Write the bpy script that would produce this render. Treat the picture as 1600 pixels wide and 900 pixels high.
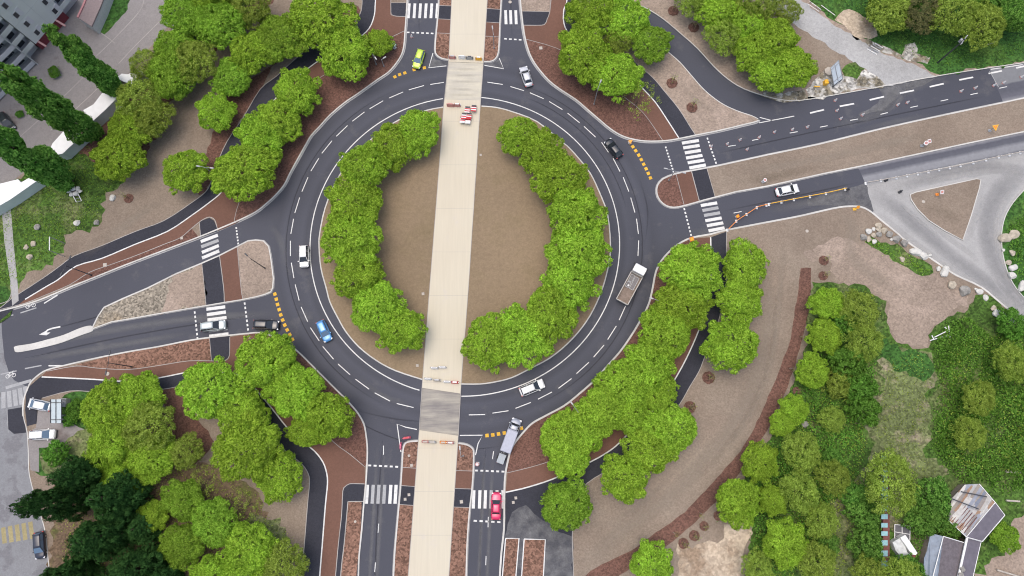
import bpy, bmesh, math, random
import numpy as np
from mathutils import Vector, Matrix
from mathutils.geometry import tessellate_polygon
for o in list(bpy.data.objects): bpy.data.objects.remove(o)
SC = bpy.context.scene
C = SC.collection
R_ = math.radians
# ------------------------------------------------------------------ camera
PHI = R_(11.5); FPX = 1081.0; CAMH = 127.6*math.cos(PHI)
cam = bpy.data.objects.new('camera', bpy.data.cameras.new('camera'))
C.objects.link(cam)
cam.location = (0, 0, CAMH); cam.rotation_euler = (PHI, 0, 0)
cam.data.sensor_width = 36; cam.data.lens = 36*FPX/1600
cam.data.clip_start = 1; cam.data.clip_end = 5000
SC.camera = cam
# ------------------------------------------------------------------ world, sun, exposure
SUN_EL, SUN_AZ = 80, -60          # light comes from the upper left of the picture
w = bpy.data.worlds.new('World'); SC.world = w; w.use_nodes = True
nt = w.node_tree; nt.nodes.clear()
sky = nt.nodes.new('ShaderNodeTexSky'); sky.sky_type = 'NISHITA'; sky.sun_disc = False
sky.sun_elevation = R_(SUN_EL); sky.sun_rotation = R_(SUN_AZ)
sky.air_density = 1.0; sky.dust_density = 6.0; sky.ozone_density = 1.0; sky.altitude = 200
bg = nt.nodes.new('ShaderNodeBackground'); bg.inputs[1].default_value = 0.15
wo = nt.nodes.new('ShaderNodeOutputWorld')
nt.links.new(sky.outputs[0], bg.inputs[0]); nt.links.new(bg.outputs[0], wo.inputs[0])
sun = bpy.data.objects.new('sun', bpy.data.lights.new('sun', 'SUN')); C.objects.link(sun)
sun.data.energy = 0.6; sun.data.angle = R_(60); sun.data.color = (1.0, 0.98, 0.88)
a, e = R_(SUN_AZ), R_(SUN_EL)
d = Vector((math.sin(a)*math.cos(e), math.cos(a)*math.cos(e), math.sin(e)))
sun.rotation_euler = d.to_track_quat('Z', 'Y').to_euler()
sun.location = (0, 0, 150)
vs = SC.view_settings; vs.view_transform = 'Standard'; vs.look = 'None'; vs.gamma = 1
vs.use_curve_mapping = False; vs.exposure = 0.60
try: SC.cycles.filter_width = 1.1
except Exception: pass

# ------------------------------------------------------------------ helpers
_c, _s = math.cos(PHI), math.sin(PHI)
def G(px, py, z=0.0):
    "point at height z seen at photo pixel (px,py) - used to read the ground plan off the aerial photograph"
    x = (px-800)/FPX; y = -(py-450)/FPX
    dx, dy, dz = x, _c*y+_s, _s*y-_c
    t = (z-CAMH)/dz
    return Vector((dx*t, dy*t, z))
def m_per_px(px, py, z=0): return (G(px+1, py, z)-G(px, py, z)).length
def W(pts, z=0.0): return [G(p[0], p[1], z) for p in pts]
def smooth(pts, n=5, closed=False):
    P = [Vector(p) for p in pts]; out = []; N = len(P)
    rng = range(N) if closed else range(N-1)
    for i in rng:
        if closed: p0, p1, p2, p3 = P[i-1], P[i], P[(i+1) % N], P[(i+2) % N]
        else: p0, p1, p2, p3 = P[max(i-1, 0)], P[i], P[i+1], P[min(i+2, N-1)]
        for k in range(n):
            t = k/n
            out.append(0.5*((2*p1)+(p2-p0)*t+(2*p0-5*p1+4*p2-p3)*t*t+(3*p1-p0-3*p2+p3)*t**3))
    if not closed: out.append(P[-1])
    return out
def sm(pts, n=4): return [(v[0], v[1]) for v in smooth([(p[0], p[1], 0) for p in pts], n)]
def resample(P, step):
    out = [P[0].copy()]
    for a, b in zip(P, P[1:]):
        L = (b-a).length; k = max(1, int(L/step))
        for i in range(1, k+1): out.append(a.lerp(b, i/k))
    return out
def rag(P, amp, step, seed):
    "uneven outline for soil, mulch and grass patches"
    r = random.Random(seed); Q = resample(P+[P[0]], step)[:-1]; n = len(Q); out = []
    ph = [r.uniform(0, 6.28) for _ in range(4)]
    for i, q in enumerate(Q):
        nx = Q[(i+1) % n]-Q[i-1]; nn = Vector((-nx.y, nx.x, 0))
        if nn.length > 0: nn.normalize()
        s = i*step
        f = .5*math.sin(s*.55+ph[0])+.35*math.sin(s*1.3+ph[1])+.3*math.sin(s*2.9+ph[2])+r.uniform(-.5, .5)
        out.append(q+nn*f*amp)
    return out
class MB:
    def __init__(s): s.v = []; s.f = []; s.m = []
    def add(s, vs, fs, mi=0):
        o = len(s.v); s.v += [tuple(v) for v in vs]; s.f += [tuple(i+o for i in f) for f in fs]; s.m += [mi]*len(fs)
        return s
    def box(s, c, size, rz=0, M=None, mi=0, taper=1.0):
        x, y, z = size[0]/2, size[1]/2, size[2]/2
        vs = [Vector((a*x*(taper if d > 0 else 1), b*y*(taper if d > 0 else 1), d*z)) for d in (-1, 1) for a, b in ((-1, -1), (1, -1), (1, 1), (-1, 1))]
        rot = Matrix.Rotation(rz, 3, 'Z') if M is None else M
        vs = [rot @ v + Vector(c) for v in vs]
        return s.add(vs, [(3, 2, 1, 0), (4, 5, 6, 7), (0, 1, 5, 4), (1, 2, 6, 5), (2, 3, 7, 6), (3, 0, 4, 7)], mi)
    def tube(s, path, rad, n=8, mi=0, cap=True):
        P = [Vector(p) for p in path]; rr = rad if isinstance(rad, (list, tuple)) else [rad]*len(P)
        vs = []; fs = []
        for i, p in enumerate(P):
            t = (P[min(i+1, len(P)-1)]-P[max(i-1, 0)]).normalized()
            u = t.orthogonal().normalized() if abs(t.z) < .99 else Vector((1, 0, 0))
            if i and abs(t.z) >= .99: u = (u0-t*u0.dot(t)).normalized()
            elif i: u = (u0-t*u0.dot(t)).normalized()
            u0 = u; v = t.cross(u)
            for k in range(n):
                a = 2*math.pi*k/n; vs.append(p+(u*math.cos(a)+v*math.sin(a))*rr[i])
        for i in range(len(P)-1):
            for k in range(n):
                a, b = i*n+k, i*n+(k+1) % n; fs.append((a, b, b+n, a+n))
        if cap: fs.append(tuple(range(n))[::-1]); fs.append(tuple(range((len(P)-1)*n, len(P)*n)))
        return s.add(vs, fs, mi)
    def prism(s, P, z0, z1, mi=0, bottom=False):
        P = [Vector((p[0], p[1], 0)) for p in P]; n = len(P)
        ar = sum(P[i].x*P[(i+1) % n].y-P[(i+1) % n].x*P[i].y for i in range(n))
        if ar < 0: P = P[::-1]
        tri = tessellate_polygon([P])
        fs = []
        for t in tri:
            a, b, c = (P[i] for i in t)
            fs.append(t if (b-a).cross(c-a).z > 0 else t[::-1])
        vs = [(p.x, p.y, z1) for p in P]
        if z0 is not None:
            vs += [(p.x, p.y, z0) for p in P]
            ff = [((i+1) % n, i, i+n, (i+1) % n+n) for i in range(n)]
            fs = [tuple(f) for f in fs]+ff
            if bottom: fs += [tuple(i+n for i in f)[::-1] for f in fs[:len(tri)]]
        return s.add(vs, fs, mi)
    def build(s, name, mats, parent=None, flat=True, bevel=0):
        me = bpy.data.meshes.new(name); me.from_pydata(s.v, [], s.f)
        for m in (mats if isinstance(mats, (list, tuple)) else [mats]): me.materials.append(m)
        me.polygons.foreach_set('material_index', s.m)
        if not flat: me.polygons.foreach_set('use_smooth', [True]*len(s.f))
        me.update()
        o = bpy.data.objects.new(name, me); C.objects.link(o)
        if parent: o.parent = parent
        if bevel:
            b = o.modifiers.new('b', 'BEVEL'); b.width = bevel; b.segments = 2; b.limit_method = 'ANGLE'
        return o
def band(P, wdt, off=0.0):
    "closed outline of a strip of width wdt along polyline P, shifted sideways by off (to its left)"
    n = len(P); L = []; Rr = []
    for i in range(n):
        t = (P[min(i+1, n-1)]-P[max(i-1, 0)]); t.z = 0; t.normalize(); nn = Vector((-t.y, t.x, 0))
        L.append(P[i]+nn*(off+wdt/2)); Rr.append(P[i]+nn*(off-wdt/2))
    return L, Rr
def ribbon(mb, P, wdt, z0, z1, off=0.0, mi=0, closed=False):
    P = [Vector((p[0], p[1], 0)) for p in P]
    if closed: P = P+[P[0], P[1]]
    L, Rr = band(P, wdt, off)
    if closed: L, Rr = L[1:], Rr[1:]; L[0] = L[-1]; Rr[0] = Rr[-1]
    n = len(L)
    vs = [(p.x, p.y, z1) for p in L]+[(p.x, p.y, z1) for p in Rr]
    fs = [(i, n+i, n+i+1, i+1) for i in range(n-1)]
    if z0 is not None:
        vs += [(p.x, p.y, z0) for p in L]+[(p.x, p.y, z0) for p in Rr]
        fs += [(i+1, 2*n+i+1, 2*n+i, i) for i in range(n-1)]+[(n+i, 3*n+i, 3*n+i+1, n+i+1) for i in range(n-1)]
        fs += [(0, 2*n, 3*n, n), (n-1, 2*n-1, 4*n-1, 3*n-1)]
    return mb.add(vs, fs, mi)
def tag(o, label=None, cat=None, group=None, kind=None):
    if label: o['label'] = label
    if cat: o['category'] = cat
    if group: o['group'] = group
    if kind: o['kind'] = kind
    return o
def empty(name, loc, rz=0.0, label=None, cat=None, group=None):
    o = bpy.data.objects.new(name, None); C.objects.link(o); o.location = loc; o.rotation_euler = (0, 0, rz)
    o.empty_display_size = .3
    return tag(o, label, cat, group)
def struct(o): o['kind'] = 'structure'; return o
def kids(o): return [c for c in bpy.data.objects if c.parent == o]
def copy_tree(o, parent=None, children=None):
    c = o.copy(); C.objects.link(c); c.parent = parent
    for ch in (kids(o) if children is None else children): copy_tree(ch, c)
    return c
def place(proto, state, loc, rz, label, cat=None, group=None, scale=None):
    "the first use moves the prototype itself, later ones copy it with its parts"
    o = proto if not state.get(proto.name+'!') else copy_tree(proto)
    state[proto.name+'!'] = 1
    o.location = loc; o.rotation_euler = (0, 0, rz)
    if scale: o.scale = scale
    return tag(o, label, cat, group)
USED = {}
# ------------------------------------------------------------------ materials
def nodes(name):
    m = bpy.data.materials.new(name); m.use_nodes = True
    t = m.node_tree; b = t.nodes['Principled BSDF']; return m, t, b
def noise(t, vec, scale, detail=3, rough=.55):
    n = t.nodes.new('ShaderNodeTexNoise'); n.inputs['Scale'].default_value = scale
    n.inputs['Detail'].default_value = detail; n.inputs['Roughness'].default_value = rough
    t.links.new(vec, n.inputs['Vector']); return n.outputs['Fac']
def ramp(t, fac, stops):
    r = t.nodes.new('ShaderNodeValToRGB'); el = r.color_ramp.elements
    while len(el) < len(stops): el.new(.5)
    for e_, (p, c) in zip(el, stops): e_.position = p; e_.color = (*c, 1) if len(c) == 3 else c
    t.links.new(fac, r.inputs[0]); return r.outputs[0]
def mix(t, fac, a, b, mode='MIX'):
    n = t.nodes.new('ShaderNodeMix'); n.data_type = 'RGBA'; n.blend_type = mode
    for s, v in ((0, fac), (6, a), (7, b)):
        if hasattr(v, 'is_linked'): t.links.new(v, n.inputs[s])
        elif s == 0: n.inputs[s].default_value = v
        else: n.inputs[s].default_value = (*v, 1)
    return n.outputs[2]
def coord(t, space='Object'):
    return t.nodes.new('ShaderNodeTexCoord').outputs[space]
def k(c, f): return tuple(min(1, x*f) for x in c)
def ground_mat(name, c, big=.12, small=.12, sb=.06, ss=1.6, grain=0, gs=6, c2=None, c2s=.12, c2lo=.5, c2hi=.65, rough=.95, bump=0):
    "base colour with slow variation, fine variation, optional chips and optional second colour in patches"
    m, t, b = nodes(name); co = coord(t)
    col = ramp(t, noise(t, co, sb, 4), [(.3, k(c, 1-big)), (.7, k(c, 1+big))])
    if c2 is not None:
        f = ramp(t, noise(t, co, c2s, 5, .65), [(c2lo, (0, 0, 0)), (c2hi, (1, 1, 1))])
        col = mix(t, f, col, c2)
    f2 = ramp(t, noise(t, co, ss, 4, .7), [(.25, (1-small,)*3), (.75, (1+small,)*3)])
    col = mix(t, 1, col, f2, 'MULTIPLY')
    if grain:
        v = t.nodes.new('ShaderNodeTexVoronoi'); v.inputs['Scale'].default_value = gs
        t.links.new(co, v.inputs['Vector'])
        s = t.nodes.new('ShaderNodeSeparateColor'); t.links.new(v.outputs['Color'], s.inputs[0])
        f3 = ramp(t, s.outputs[0], [(0, (1-grain,)*3), (1, (1+grain,)*3)])
        col = mix(t, 1, col, f3, 'MULTIPLY')
    t.links.new(col, b.inputs['Base Color']); b.inputs['Roughness'].default_value = rough
    b.inputs['Specular IOR Level'].default_value = .25
    if bump:
        bp = t.nodes.new('ShaderNodeBump'); bp.inputs['Strength'].default_value = bump; bp.inputs['Distance'].default_value = .15
        t.links.new(noise(t, co, gs*.6, 3), bp.inputs['Height']); t.links.new(bp.outputs[0], b.inputs['Normal'])
    return m
def plain(name, c, rough=.6, metal=0, var=.06, coat=0, spec=.5, sc=3):
    m, t, b = nodes(name)
    if var:
        col = ramp(t, noise(t, coord(t), sc, 3), [(.3, k(c, 1-var)), (.7, k(c, 1+var))])
        t.links.new(col, b.inputs['Base Color'])
    else: b.inputs['Base Color'].default_value = (*c, 1)
    b.inputs['Roughness'].default_value = rough; b.inputs['Metallic'].default_value = metal
    b.inputs['Coat Weight'].default_value = coat; b.inputs['Specular IOR Level'].default_value = spec
    return m
M = {}
RC = None
M['asphalt_path'] = ground_mat('fresh_asphalt', (.034, .035, .045), .14, .14, .08, 2.5, .12, 7, rough=.85)
M['concrete_kerb'] = ground_mat('kerb_concrete', (.50, .49, .46), .12, .1, .15, 2, rough=.9)
M['gutter'] = ground_mat('gutter_concrete', (.30, .30, .30), .15, .15, .2, 2, rough=.9)
M['edge'] = ground_mat('edging_concrete', (.33, .31, .29), .15, .15, .2, 1.5, rough=.9)
M['paint'] = ground_mat('white_road_paint', (.60, .60, .58), .08, .12, .2, 3, c2=(.36, .36, .37), c2s=.9, c2lo=.55, c2hi=.78, rough=.7)
M['paint_worn'] = ground_mat('worn_white_paint', (.33, .335, .34), .1, .16, .3, 3, rough=.8)
M['paint_yellow'] = ground_mat('yellow_road_paint', (.62, .36, .04), .15, .2, .4, 3, rough=.7)
M['paint_yellow_old'] = ground_mat('faded_yellow_paint', (.29, .25, .13), .15, .2, .4, 3, rough=.8)
M['red_path'] = ground_mat('red_asphalt', (.145, .077, .056), .12, .08, .07, 2, .06, 6, rough=.9)
M['mulch'] = ground_mat('bark_mulch', (.135, .072, .055), .15, .12, .1, 2.2, .32, 4.5, rough=1)
M['mulch_dry'] = ground_mat('dry_bark_mulch', (.185, .105, .075), .15, .18, .1, 2.2, .48, 3.6, rough=1)
M['soil'] = ground_mat('grey_brown_soil', (.212, .168, .130), .14, .10, .05, 2.4, .14, 5, c2=(.25, .205, .160), c2s=.09, c2lo=.45, c2hi=.7)
M['soil_island'] = ground_mat('island_soil', (.225, .168, .108), .14, .10, .05, 1.5, .09, 5, c2=(.165, .128, .072), c2s=.10, c2lo=.5, c2hi=.8)
M['soil_pale'] = ground_mat('pale_pinkish_soil', (.262, .208, .166), .14, .13, .05, 1.6, .18, 4, c2=(.34, .27, .22), c2s=.16, c2lo=.5, c2hi=.68)
M['soil_brown'] = ground_mat('dark_brown_soil', (.135, .095, .062), .2, .2, .08, 1.6, .3, 4, c2=(.10, .12, .03), c2s=.25, c2lo=.55, c2hi=.75)
M['sand'] = ground_mat('pale_sand', (.42, .345, .26), .2, .2, .1, 1.2, .2, 3, c2=(.27, .20, .14), c2s=.18, c2lo=.5, c2hi=.62)
M['gravel'] = ground_mat('gravel_stones', (.25, .22, .175), .16, .16, .1, 1.5, .5, 3.2, c2=(.21, .16, .10), c2s=.10, c2lo=.5, c2hi=.7)
M['rubble'] = ground_mat('white_rubble', (.38, .37, .34), .2, .3, .3, 1.6, .5, 2.2, c2=(.17, .15, .11), c2s=.4, c2lo=.48, c2hi=.56)
M['track'] = ground_mat('grey_dirt_road', (.33, .33, .325), .14, .10, .08, 1.2, .1, 5, c2=(.36, .36, .355), c2s=.12, c2lo=.5, c2hi=.7)
M['old_asphalt'] = ground_mat('worn_grey_asphalt', (.315, .312, .305), .08, .07, .06, 1.2, .07, 6, c2=(.36, .355, .345), c2s=.07, c2lo=.48, c2hi=.72)
M['street'] = ground_mat('old_street_asphalt', (.20, .205, .215), .10, .08, .05, 1.2, .08, 6, c2=(.165, .165, .175), c2s=.2, c2lo=.55, c2hi=.6)
M['dusty'] = ground_mat('dusty_asphalt', (.07, .071, .08), .15, .15, .1, 1.5, .1, 6, c2=(.17, .17, .17), c2s=.5, c2lo=.35, c2hi=.8)
M['yard'] = ground_mat('yard_paving', (.235, .22, .215), .1, .08, .06, 1.2, .08, 6, c2=(.16, .14, .135), c2s=.12, c2lo=.56, c2hi=.66)
M['grass'] = ground_mat('rough_grass', (.052, .105, .018), .3, .3, .12, 1.6, .5, 3, c2=(.16, .17, .075), c2s=.16, c2lo=.5, c2hi=.72, bump=.6)
M['grass_dark'] = ground_mat('lush_grass', (.035, .095, .018), .25, .25, .12, 1.6, .5, 3, c2=(.06, .12, .022), c2s=.1, bump=.6)
M['grass_dry'] = ground_mat('trodden_grass', (.115, .14, .055), .25, .25, .15, 1.8, .4, 3, c2=(.24, .20, .145), c2s=.22, c2lo=.5, c2hi=.66, bump=.5)
M['stone_slab'] = plain('pale_slab', (.42, .38, .33), .9, var=.12)
def tram_mat():
    m, t, b = nodes('pale_tramway_concrete'); co = coord(t)
    col = ramp(t, noise(t, co, .05, 3), [(.3, (.515, .463, .360)), (.7, (.54, .50, .40))])
    s = t.nodes.new('ShaderNodeMapping'); s.inputs['Scale'].default_value = (3.0, .12, 1); t.links.new(co, s.inputs[0])
    f = ramp(t, noise(t, s.outputs[0], 1, 4, .7), [(.3, (.95,)*3), (.75, (1.04,)*3)])
    col = mix(t, 1, col, f, 'MULTIPLY')
    f = ramp(t, noise(t, co, .35, 5, .7), [(.60, (0, 0, 0)), (.8, (1, 1, 1))])
    col = mix(t, f, col, (.50, .46, .41))
    t.links.new(col, b.inputs['Base Color']); b.inputs['Roughness'].default_value = .85
    b.inputs['Specular IOR Level'].default_value = .3
    return m
M['tram'] = tram_mat()
def tram_cross(name, dark, lo, hi):
    m, t, b = nodes(name); co = coord(t)
    s = t.nodes.new('ShaderNodeMapping'); s.inputs['Scale'].default_value = (.12, .9, 1); t.links.new(co, s.inputs[0])
    f = ramp(t, noise(t, s.outputs[0], 1, 5, .65), [(lo, (0, 0, 0)), (hi, (1, 1, 1))])
    col = mix(t, f, (.51, .475, .38), dark)
    f = ramp(t, noise(t, co, .5, 5, .7), [(.3, (.9,)*3), (.75, (1.05,)*3)])
    col = mix(t, 1, col, f, 'MULTIPLY')
    t.links.new(col, b.inputs['Base Color']); b.inputs['Roughness'].default_value = .85
    return m
M['tram_n'] = tram_cross('tyre_marked_concrete_light', (.36, .34, .31), .42, .85)
M['tram_s'] = tram_cross('tyre_marked_concrete_dark', (.20, .185, .175), .12, .62)
def road_mat(cx, cy):
    "asphalt with slightly polished wheel tracks round the roundabout"
    m, t, b = nodes('road_asphalt'); co = coord(t)
    col = ramp(t, noise(t, co, .05, 4), [(.3, (.048, .051, .066)), (.7, (.060, .063, .080))])
    vm = t.nodes.new('ShaderNodeVectorMath'); vm.operation = 'DISTANCE'; vm.inputs[1].default_value = (cx, cy, .01)
    t.links.new(co, vm.inputs[0])
    mr = t.nodes.new('ShaderNodeMapRange'); mr.inputs[1].default_value = 28.9; mr.inputs[2].default_value = 38.9
    t.links.new(vm.outputs['Value'], mr.inputs[0])
    a, c_, h = .90, 1.0, 1.10
    tr = ramp(t, mr.outputs[0], [(0, (1,)*3), (.08, (a,)*3), (.16, (h,)*3), (.26, (c_,)*3), (.38, (a,)*3), (.5, (h,)*3), (.62, (a,)*3), (.8, (c_,)*3)])
    col = mix(t, 1, col, tr, 'MULTIPLY')
    f = ramp(t, noise(t, co, .22, 5, .7), [(.57, (0, 0, 0)), (.85, (1, 1, 1))])
    col = mix(t, f, col, (.11, .108, .11))
    v = ramp(t, noise(t, co, 9, 2), [(.3, (.88,)*3), (.7, (1.12,)*3)])
    col = mix(t, 1, col, v, 'MULTIPLY')
    t.links.new(col, b.inputs['Base Color']); b.inputs['Roughness'].default_value = .72
    b.inputs['Specular IOR Level'].default_value = .35
    return m
def lane_mat(name, p0, nrm, stops, wd):
    "old carriageway with long dark and pale bands along the lane"
    m, t, b = nodes(name); co = coord(t)
    vm = t.nodes.new('ShaderNodeVectorMath'); vm.operation = 'DOT_PRODUCT'; vm.inputs[1].default_value = (nrm.x, nrm.y, 0)
    t.links.new(co, vm.inputs[0])
    q = p0.dot(nrm)
    nz = noise(t, co, .5, 3)
    ad = t.nodes.new('ShaderNodeMath'); ad.operation = 'MULTIPLY_ADD'; ad.inputs[1].default_value = .5
    t.links.new(nz, ad.inputs[0]); t.links.new(vm.outputs['Value'], ad.inputs[2])
    mr = t.nodes.new('ShaderNodeMapRange'); mr.inputs[1].default_value = q+.25; mr.inputs[2].default_value = q+wd+.25
    t.links.new(ad.outputs[0], mr.inputs[0])
    col = ramp(t, mr.outputs[0], stops)
    v = ramp(t, noise(t, co, 1.5, 4), [(.3, (.92,)*3), (.7, (1.08,)*3)])
    col = mix(t, 1, col, v, 'MULTIPLY')
    t.links.new(col, b.inputs['Base Color']); b.inputs['Roughness'].default_value = .85
    return m

def wear_mat(name, base, dark, amt=1.0):
    m, t, b = nodes(name); co = coord(t); at = t.nodes.new('ShaderNodeAttribute'); at.attribute_name = 'wear'
    mp = t.nodes.new('ShaderNodeMath'); mp.operation = 'MULTIPLY_ADD'; mp.inputs[1].default_value = .9; mp.inputs[2].default_value = .35
    t.links.new(noise(t, co, .8, 4, .65), mp.inputs[0]); mm = t.nodes.new('ShaderNodeMath'); mm.operation = 'MULTIPLY'; t.links.new(mp.outputs[0], mm.inputs[0]); t.links.new(at.outputs['Fac'], mm.inputs[1])
    tr = t.nodes.new('ShaderNodeBsdfTransparent'); mx = t.nodes.new('ShaderNodeMixShader'); cl = t.nodes.new('ShaderNodeMath'); cl.operation = 'MULTIPLY'; cl.use_clamp = True; cl.inputs[1].default_value = amt
    t.links.new(mm.outputs[0], cl.inputs[0]); t.links.new(cl.outputs[0], mx.inputs[0]); t.links.new(tr.outputs[0], mx.inputs[1]); t.links.new(b.outputs[0], mx.inputs[2])
    col = ramp(t, noise(t, co, 1.5, 3), [(.3, k(dark, .9)), (.7, k(dark, 1.1))]); t.links.new(col, b.inputs['Base Color']); b.inputs['Roughness'].default_value = .85
    t.links.new(mx.outputs[0], [n for n in t.nodes if n.type == 'OUTPUT_MATERIAL'][0].inputs[0]); return m
M['wear_dark'] = wear_mat('tyre_darkened_lane', None, (.22, .22, .225), .5)
M['wear_pale'] = wear_mat('dusty_lane_edge', None, (.42, .415, .40), .6)
M['dust'] = wear_mat('pale_dust_trace', None, (.20, .20, .20), .45)
M['rubber'] = wear_mat('rubber_trace', None, (.16, .148, .135), .55)

M['soil_trace'] = wear_mat('trampled_soil', None, (.31, .26, .205), .45)
M['soil_damp'] = wear_mat('darker_soil', None, (.15, .12, .08), .3)
M['seam'] = wear_mat('asphalt_seam', None, (.030, .030, .038), .55)
# ------------------------------------------------------------------ ground plan (read off the photograph, in metres on the ground)
# centre of the roundabout from its white line
RING = [(692.5,155.5),(650,165),(609,186),(575,206),(551,225),(527.5,252.5),(510,280),(497.5,307.5),(489,342.5),(485,375),(484.5,387.5),(487.5,422.5),(494,450),(501,472.5),(512.5,499),(527.5,522.5),(550,549),(575,569),(600,586),(625,599),(656,608),(721,617.5),(750,617.5),(775,614),(800,607),(832.5,594),(862.5,577.5),(892.5,552.5),(917.5,525),(937.5,497.5),(950,472.5),(957.5,450),(965,415),(968,387.5),(967,360),(961,327.5),(950,292.5),(935,262.5),(920,242.5),(903,225),(882.5,205),(860,189),(837.5,175),(815,165),(800,161),(775,155.5),(752.5,153.5)]
A_ = np.array([[2*p.x, 2*p.y, 1] for p in W(RING)]); B_ = np.array([p.x**2+p.y**2 for p in W(RING)])
s_ = np.linalg.lstsq(A_, B_, rcond=None)[0]; RC = Vector((s_[0], s_[1], 0))
M['road'] = road_mat(RC.x, RC.y)
g = MB(); g.add([(-1500, -1500, 0), (1500, -1500, 0), (1500, 1500, 0), (-1500, 1500, 0)], [(0, 1, 2, 3)])
struct(g.build('ground', M['grass']))
def sheet(name, pts, z, mat, ragged=0, seed=1, curve=0):
    P = W(sm(pts, curve) if curve else pts)
    if ragged: P = rag(P, ragged, .9, seed)
    mb = MB(); mb.prism(P, None, z); return struct(mb.build(name, mat))
ZR = .012
def wear(pts, wdt, z, mat, taper=True):
    P = resample([Vector((p[0], p[1], 0)) for p in smooth(W(pts), 5)], 1.0); n = len(P); vs = []; ws = []
    for i, p in enumerate(P):
        t = P[min(i+1, n-1)]-P[max(i-1, 0)]; t.normalize(); q = Vector((-t.y, t.x, 0)); e_ = min(1, min(i, n-1-i)/6) if taper else 1
        for f, v in ((-.5, 0), (-.28, .6), (0, 1), (.28, .6), (.5, 0)): vs.append((p.x+q.x*f*wdt, p.y+q.y*f*wdt, z)); ws.append(v*e_)
    mb = MB(); mb.add(vs, [(i*5+j, (i+1)*5+j, (i+1)*5+j+1, i*5+j+1)[::-1] for i in range(n-1) for j in range(4)])
    o = struct(mb.build('lane_wear', M[mat])); at = o.data.attributes.new('wear', 'FLOAT', 'POINT'); at.data.foreach_set('value', ws); return o
sheet('road', [(-250,-160),(1850,-160),(1850,1060),(-250,1060)], ZR, M['road'])
# --- kerb lines (road side), from the picture
KA = [(648,-160),(640.5,-60),(637.5,0),(634,50),(632.5,70),(629,85),(620,100),(607.5,114),(590,126),(560,147.5),(540,161),(517.5,180),(500,199),(487.5,212.5),(480,225),(467.5,247.5),(455,270),(445,290),(430,307.5),(415,321),(400,332.5),(375,345),(337.5,361),(300,376),(250,395),(200,414),(150,434),(110,450),(75,465),(55,472.5),(30,480),(0,487.5),(-60,505),(-250,560)]
KC = [(90,1060),(84,950),(77,875),(71,825),(60,790),(47.5,742),(46,712),(44,675),(38,650),(39,625),(44,610),(50,597.5),(62.5,586),(75,579),(100,572.5),(150,561),(200,551),(250,542.5),(300,532.5),(350,526),(390,522),(400,521),(415,522.5),(432.5,530),(455,542.5),(470,555),(487.5,572.5),(505,590),(525,610),(542.5,627.5),(557.5,645),(567.5,662.5),(571,680),(573,700),(572.5,725),(570.5,757.5),(567.5,787.5),(564,830),(560,870),(559,900),(556,950),(549,1060)]
KB = [(806,-160),(810,-60),(812,0),(815,30),(817.5,50),(822.5,72.5),(829,90),(840,107.5),(857.5,127.5),(875,141),(900,157.5),(917.5,172.5),(935,187.5),(955,204),(975,215),(1000,221),(1025,222),(1050,220),(1087.5,212.5),(1125,205),(1162.5,196),(1182.5,191),(1186,187)]
KB2 = [(1186,187),(1175,181),(1150,172.5),(1125,160),(1100,140),(1080,117.5),(1062.5,97.5),(1045,82),(1020,58),(990,35),(960,15),(930,-10),(860,-70),(780,-160)]
KN = [(880,-100),(986,0),(1007.5,12.5),(1035,30),(1065,55),(1090,77.5),(1115,105),(1137.5,125),(1162.5,140),(1200,152.5),(1225,157.5),(1250,158),(1300,150),(1350,141),(1387.5,134),(1462.5,120),(1525,110),(1600,99),(1700,84),(1850,60)]
KD = [(1850,700),(1740,610),(1600,504),(1562.5,475),(1532,450),(1495,432.5),(1475,420),(1417.5,380),(1400,365),(1375,345),(1360,332.5),(1345,325),(1325,324),(1300,327.5),(1250,339),(1200,348.5),(1135,361),(1110,367.5),(1082.5,372.5),(1065,380),(1050,391),(1035,407.5),(1026,425),(1021,450),(1015,475),(1002.5,500),(987.5,525),(970,550),(950,572.5),(930,595),(907.5,615),(882.5,635),(850,652.5),(832.5,662.5),(820,675),(807.5,690),(800,702.5),(795,720),(790.5,745),(789.5,775),(789,825),(785,862.5),(782.5,900),(779,960),(772,1060)]
KE = [(1600,297.5),(1582.5,317.5),(1570,340),(1565,365),(1566,392.5),(1572.5,420),(1582.5,442.5),(1600,465),(1640,505),(1740,580),(1850,660)]
ISL_W = [(144,512.5),(152.5,495),(162.5,480),(192.5,466),(230,450),(275,427.5),(315,411),(342.5,399),(370,385),(387.5,376),(400,374.5),(412.5,376),(421,385),(424,400),(426,415),(428.5,435),(427.5,450),(424,457),(415,461),(400,465),(375,470),(350,474),(300,482.5),(250,491),(200,500),(175,504),(145,515)]
ISL_NOSE = [(23,545),(25,541),(50,537),(75,530.5),(100,523.5),(125,513),(143,509),(146,517),(127,524),(100,534.5),(75,541.5),(50,547),(29,550.5),(24,549)]
MED_E = [(1055,271),(1075,267),(1125,257.5),(1200,241),(1277.5,225),(1375,201),(1475,179),(1570,159),(1600,152.5),(1700,133),(1850,104),(1850,156),(1700,186),(1600,207),(1517.5,224),(1425,244),(1350,260),(1287.5,272.5),(1200,292),(1150,301),(1100,314),(1070,322.5),(1052.5,325.5),(1040,322.5),(1030,314),(1025,302.5),(1026,290),(1035,279)]
TRI = [(1421,304),(1430,300),(1475,290),(1525,279),(1532.5,281),(1530,295),(1517.5,337.5),(1504,376),(1475,361),(1450,345),(1432.5,327.5),(1422.5,312.5)]
SL = [(653,688),(640,689),(632.5,692.5),(629,702.5),(627.5,725),(625,762.5),(621,805),(616,862.5),(614,900),(611,950),(604,1060)]
SR = [(716.5,691.5),(730,694),(739,700),(741,707.5),(740.5,737.5),(738,770),(734.5,800),(731,850),(729.5,900),(727,950),(721,1060)]
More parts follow.
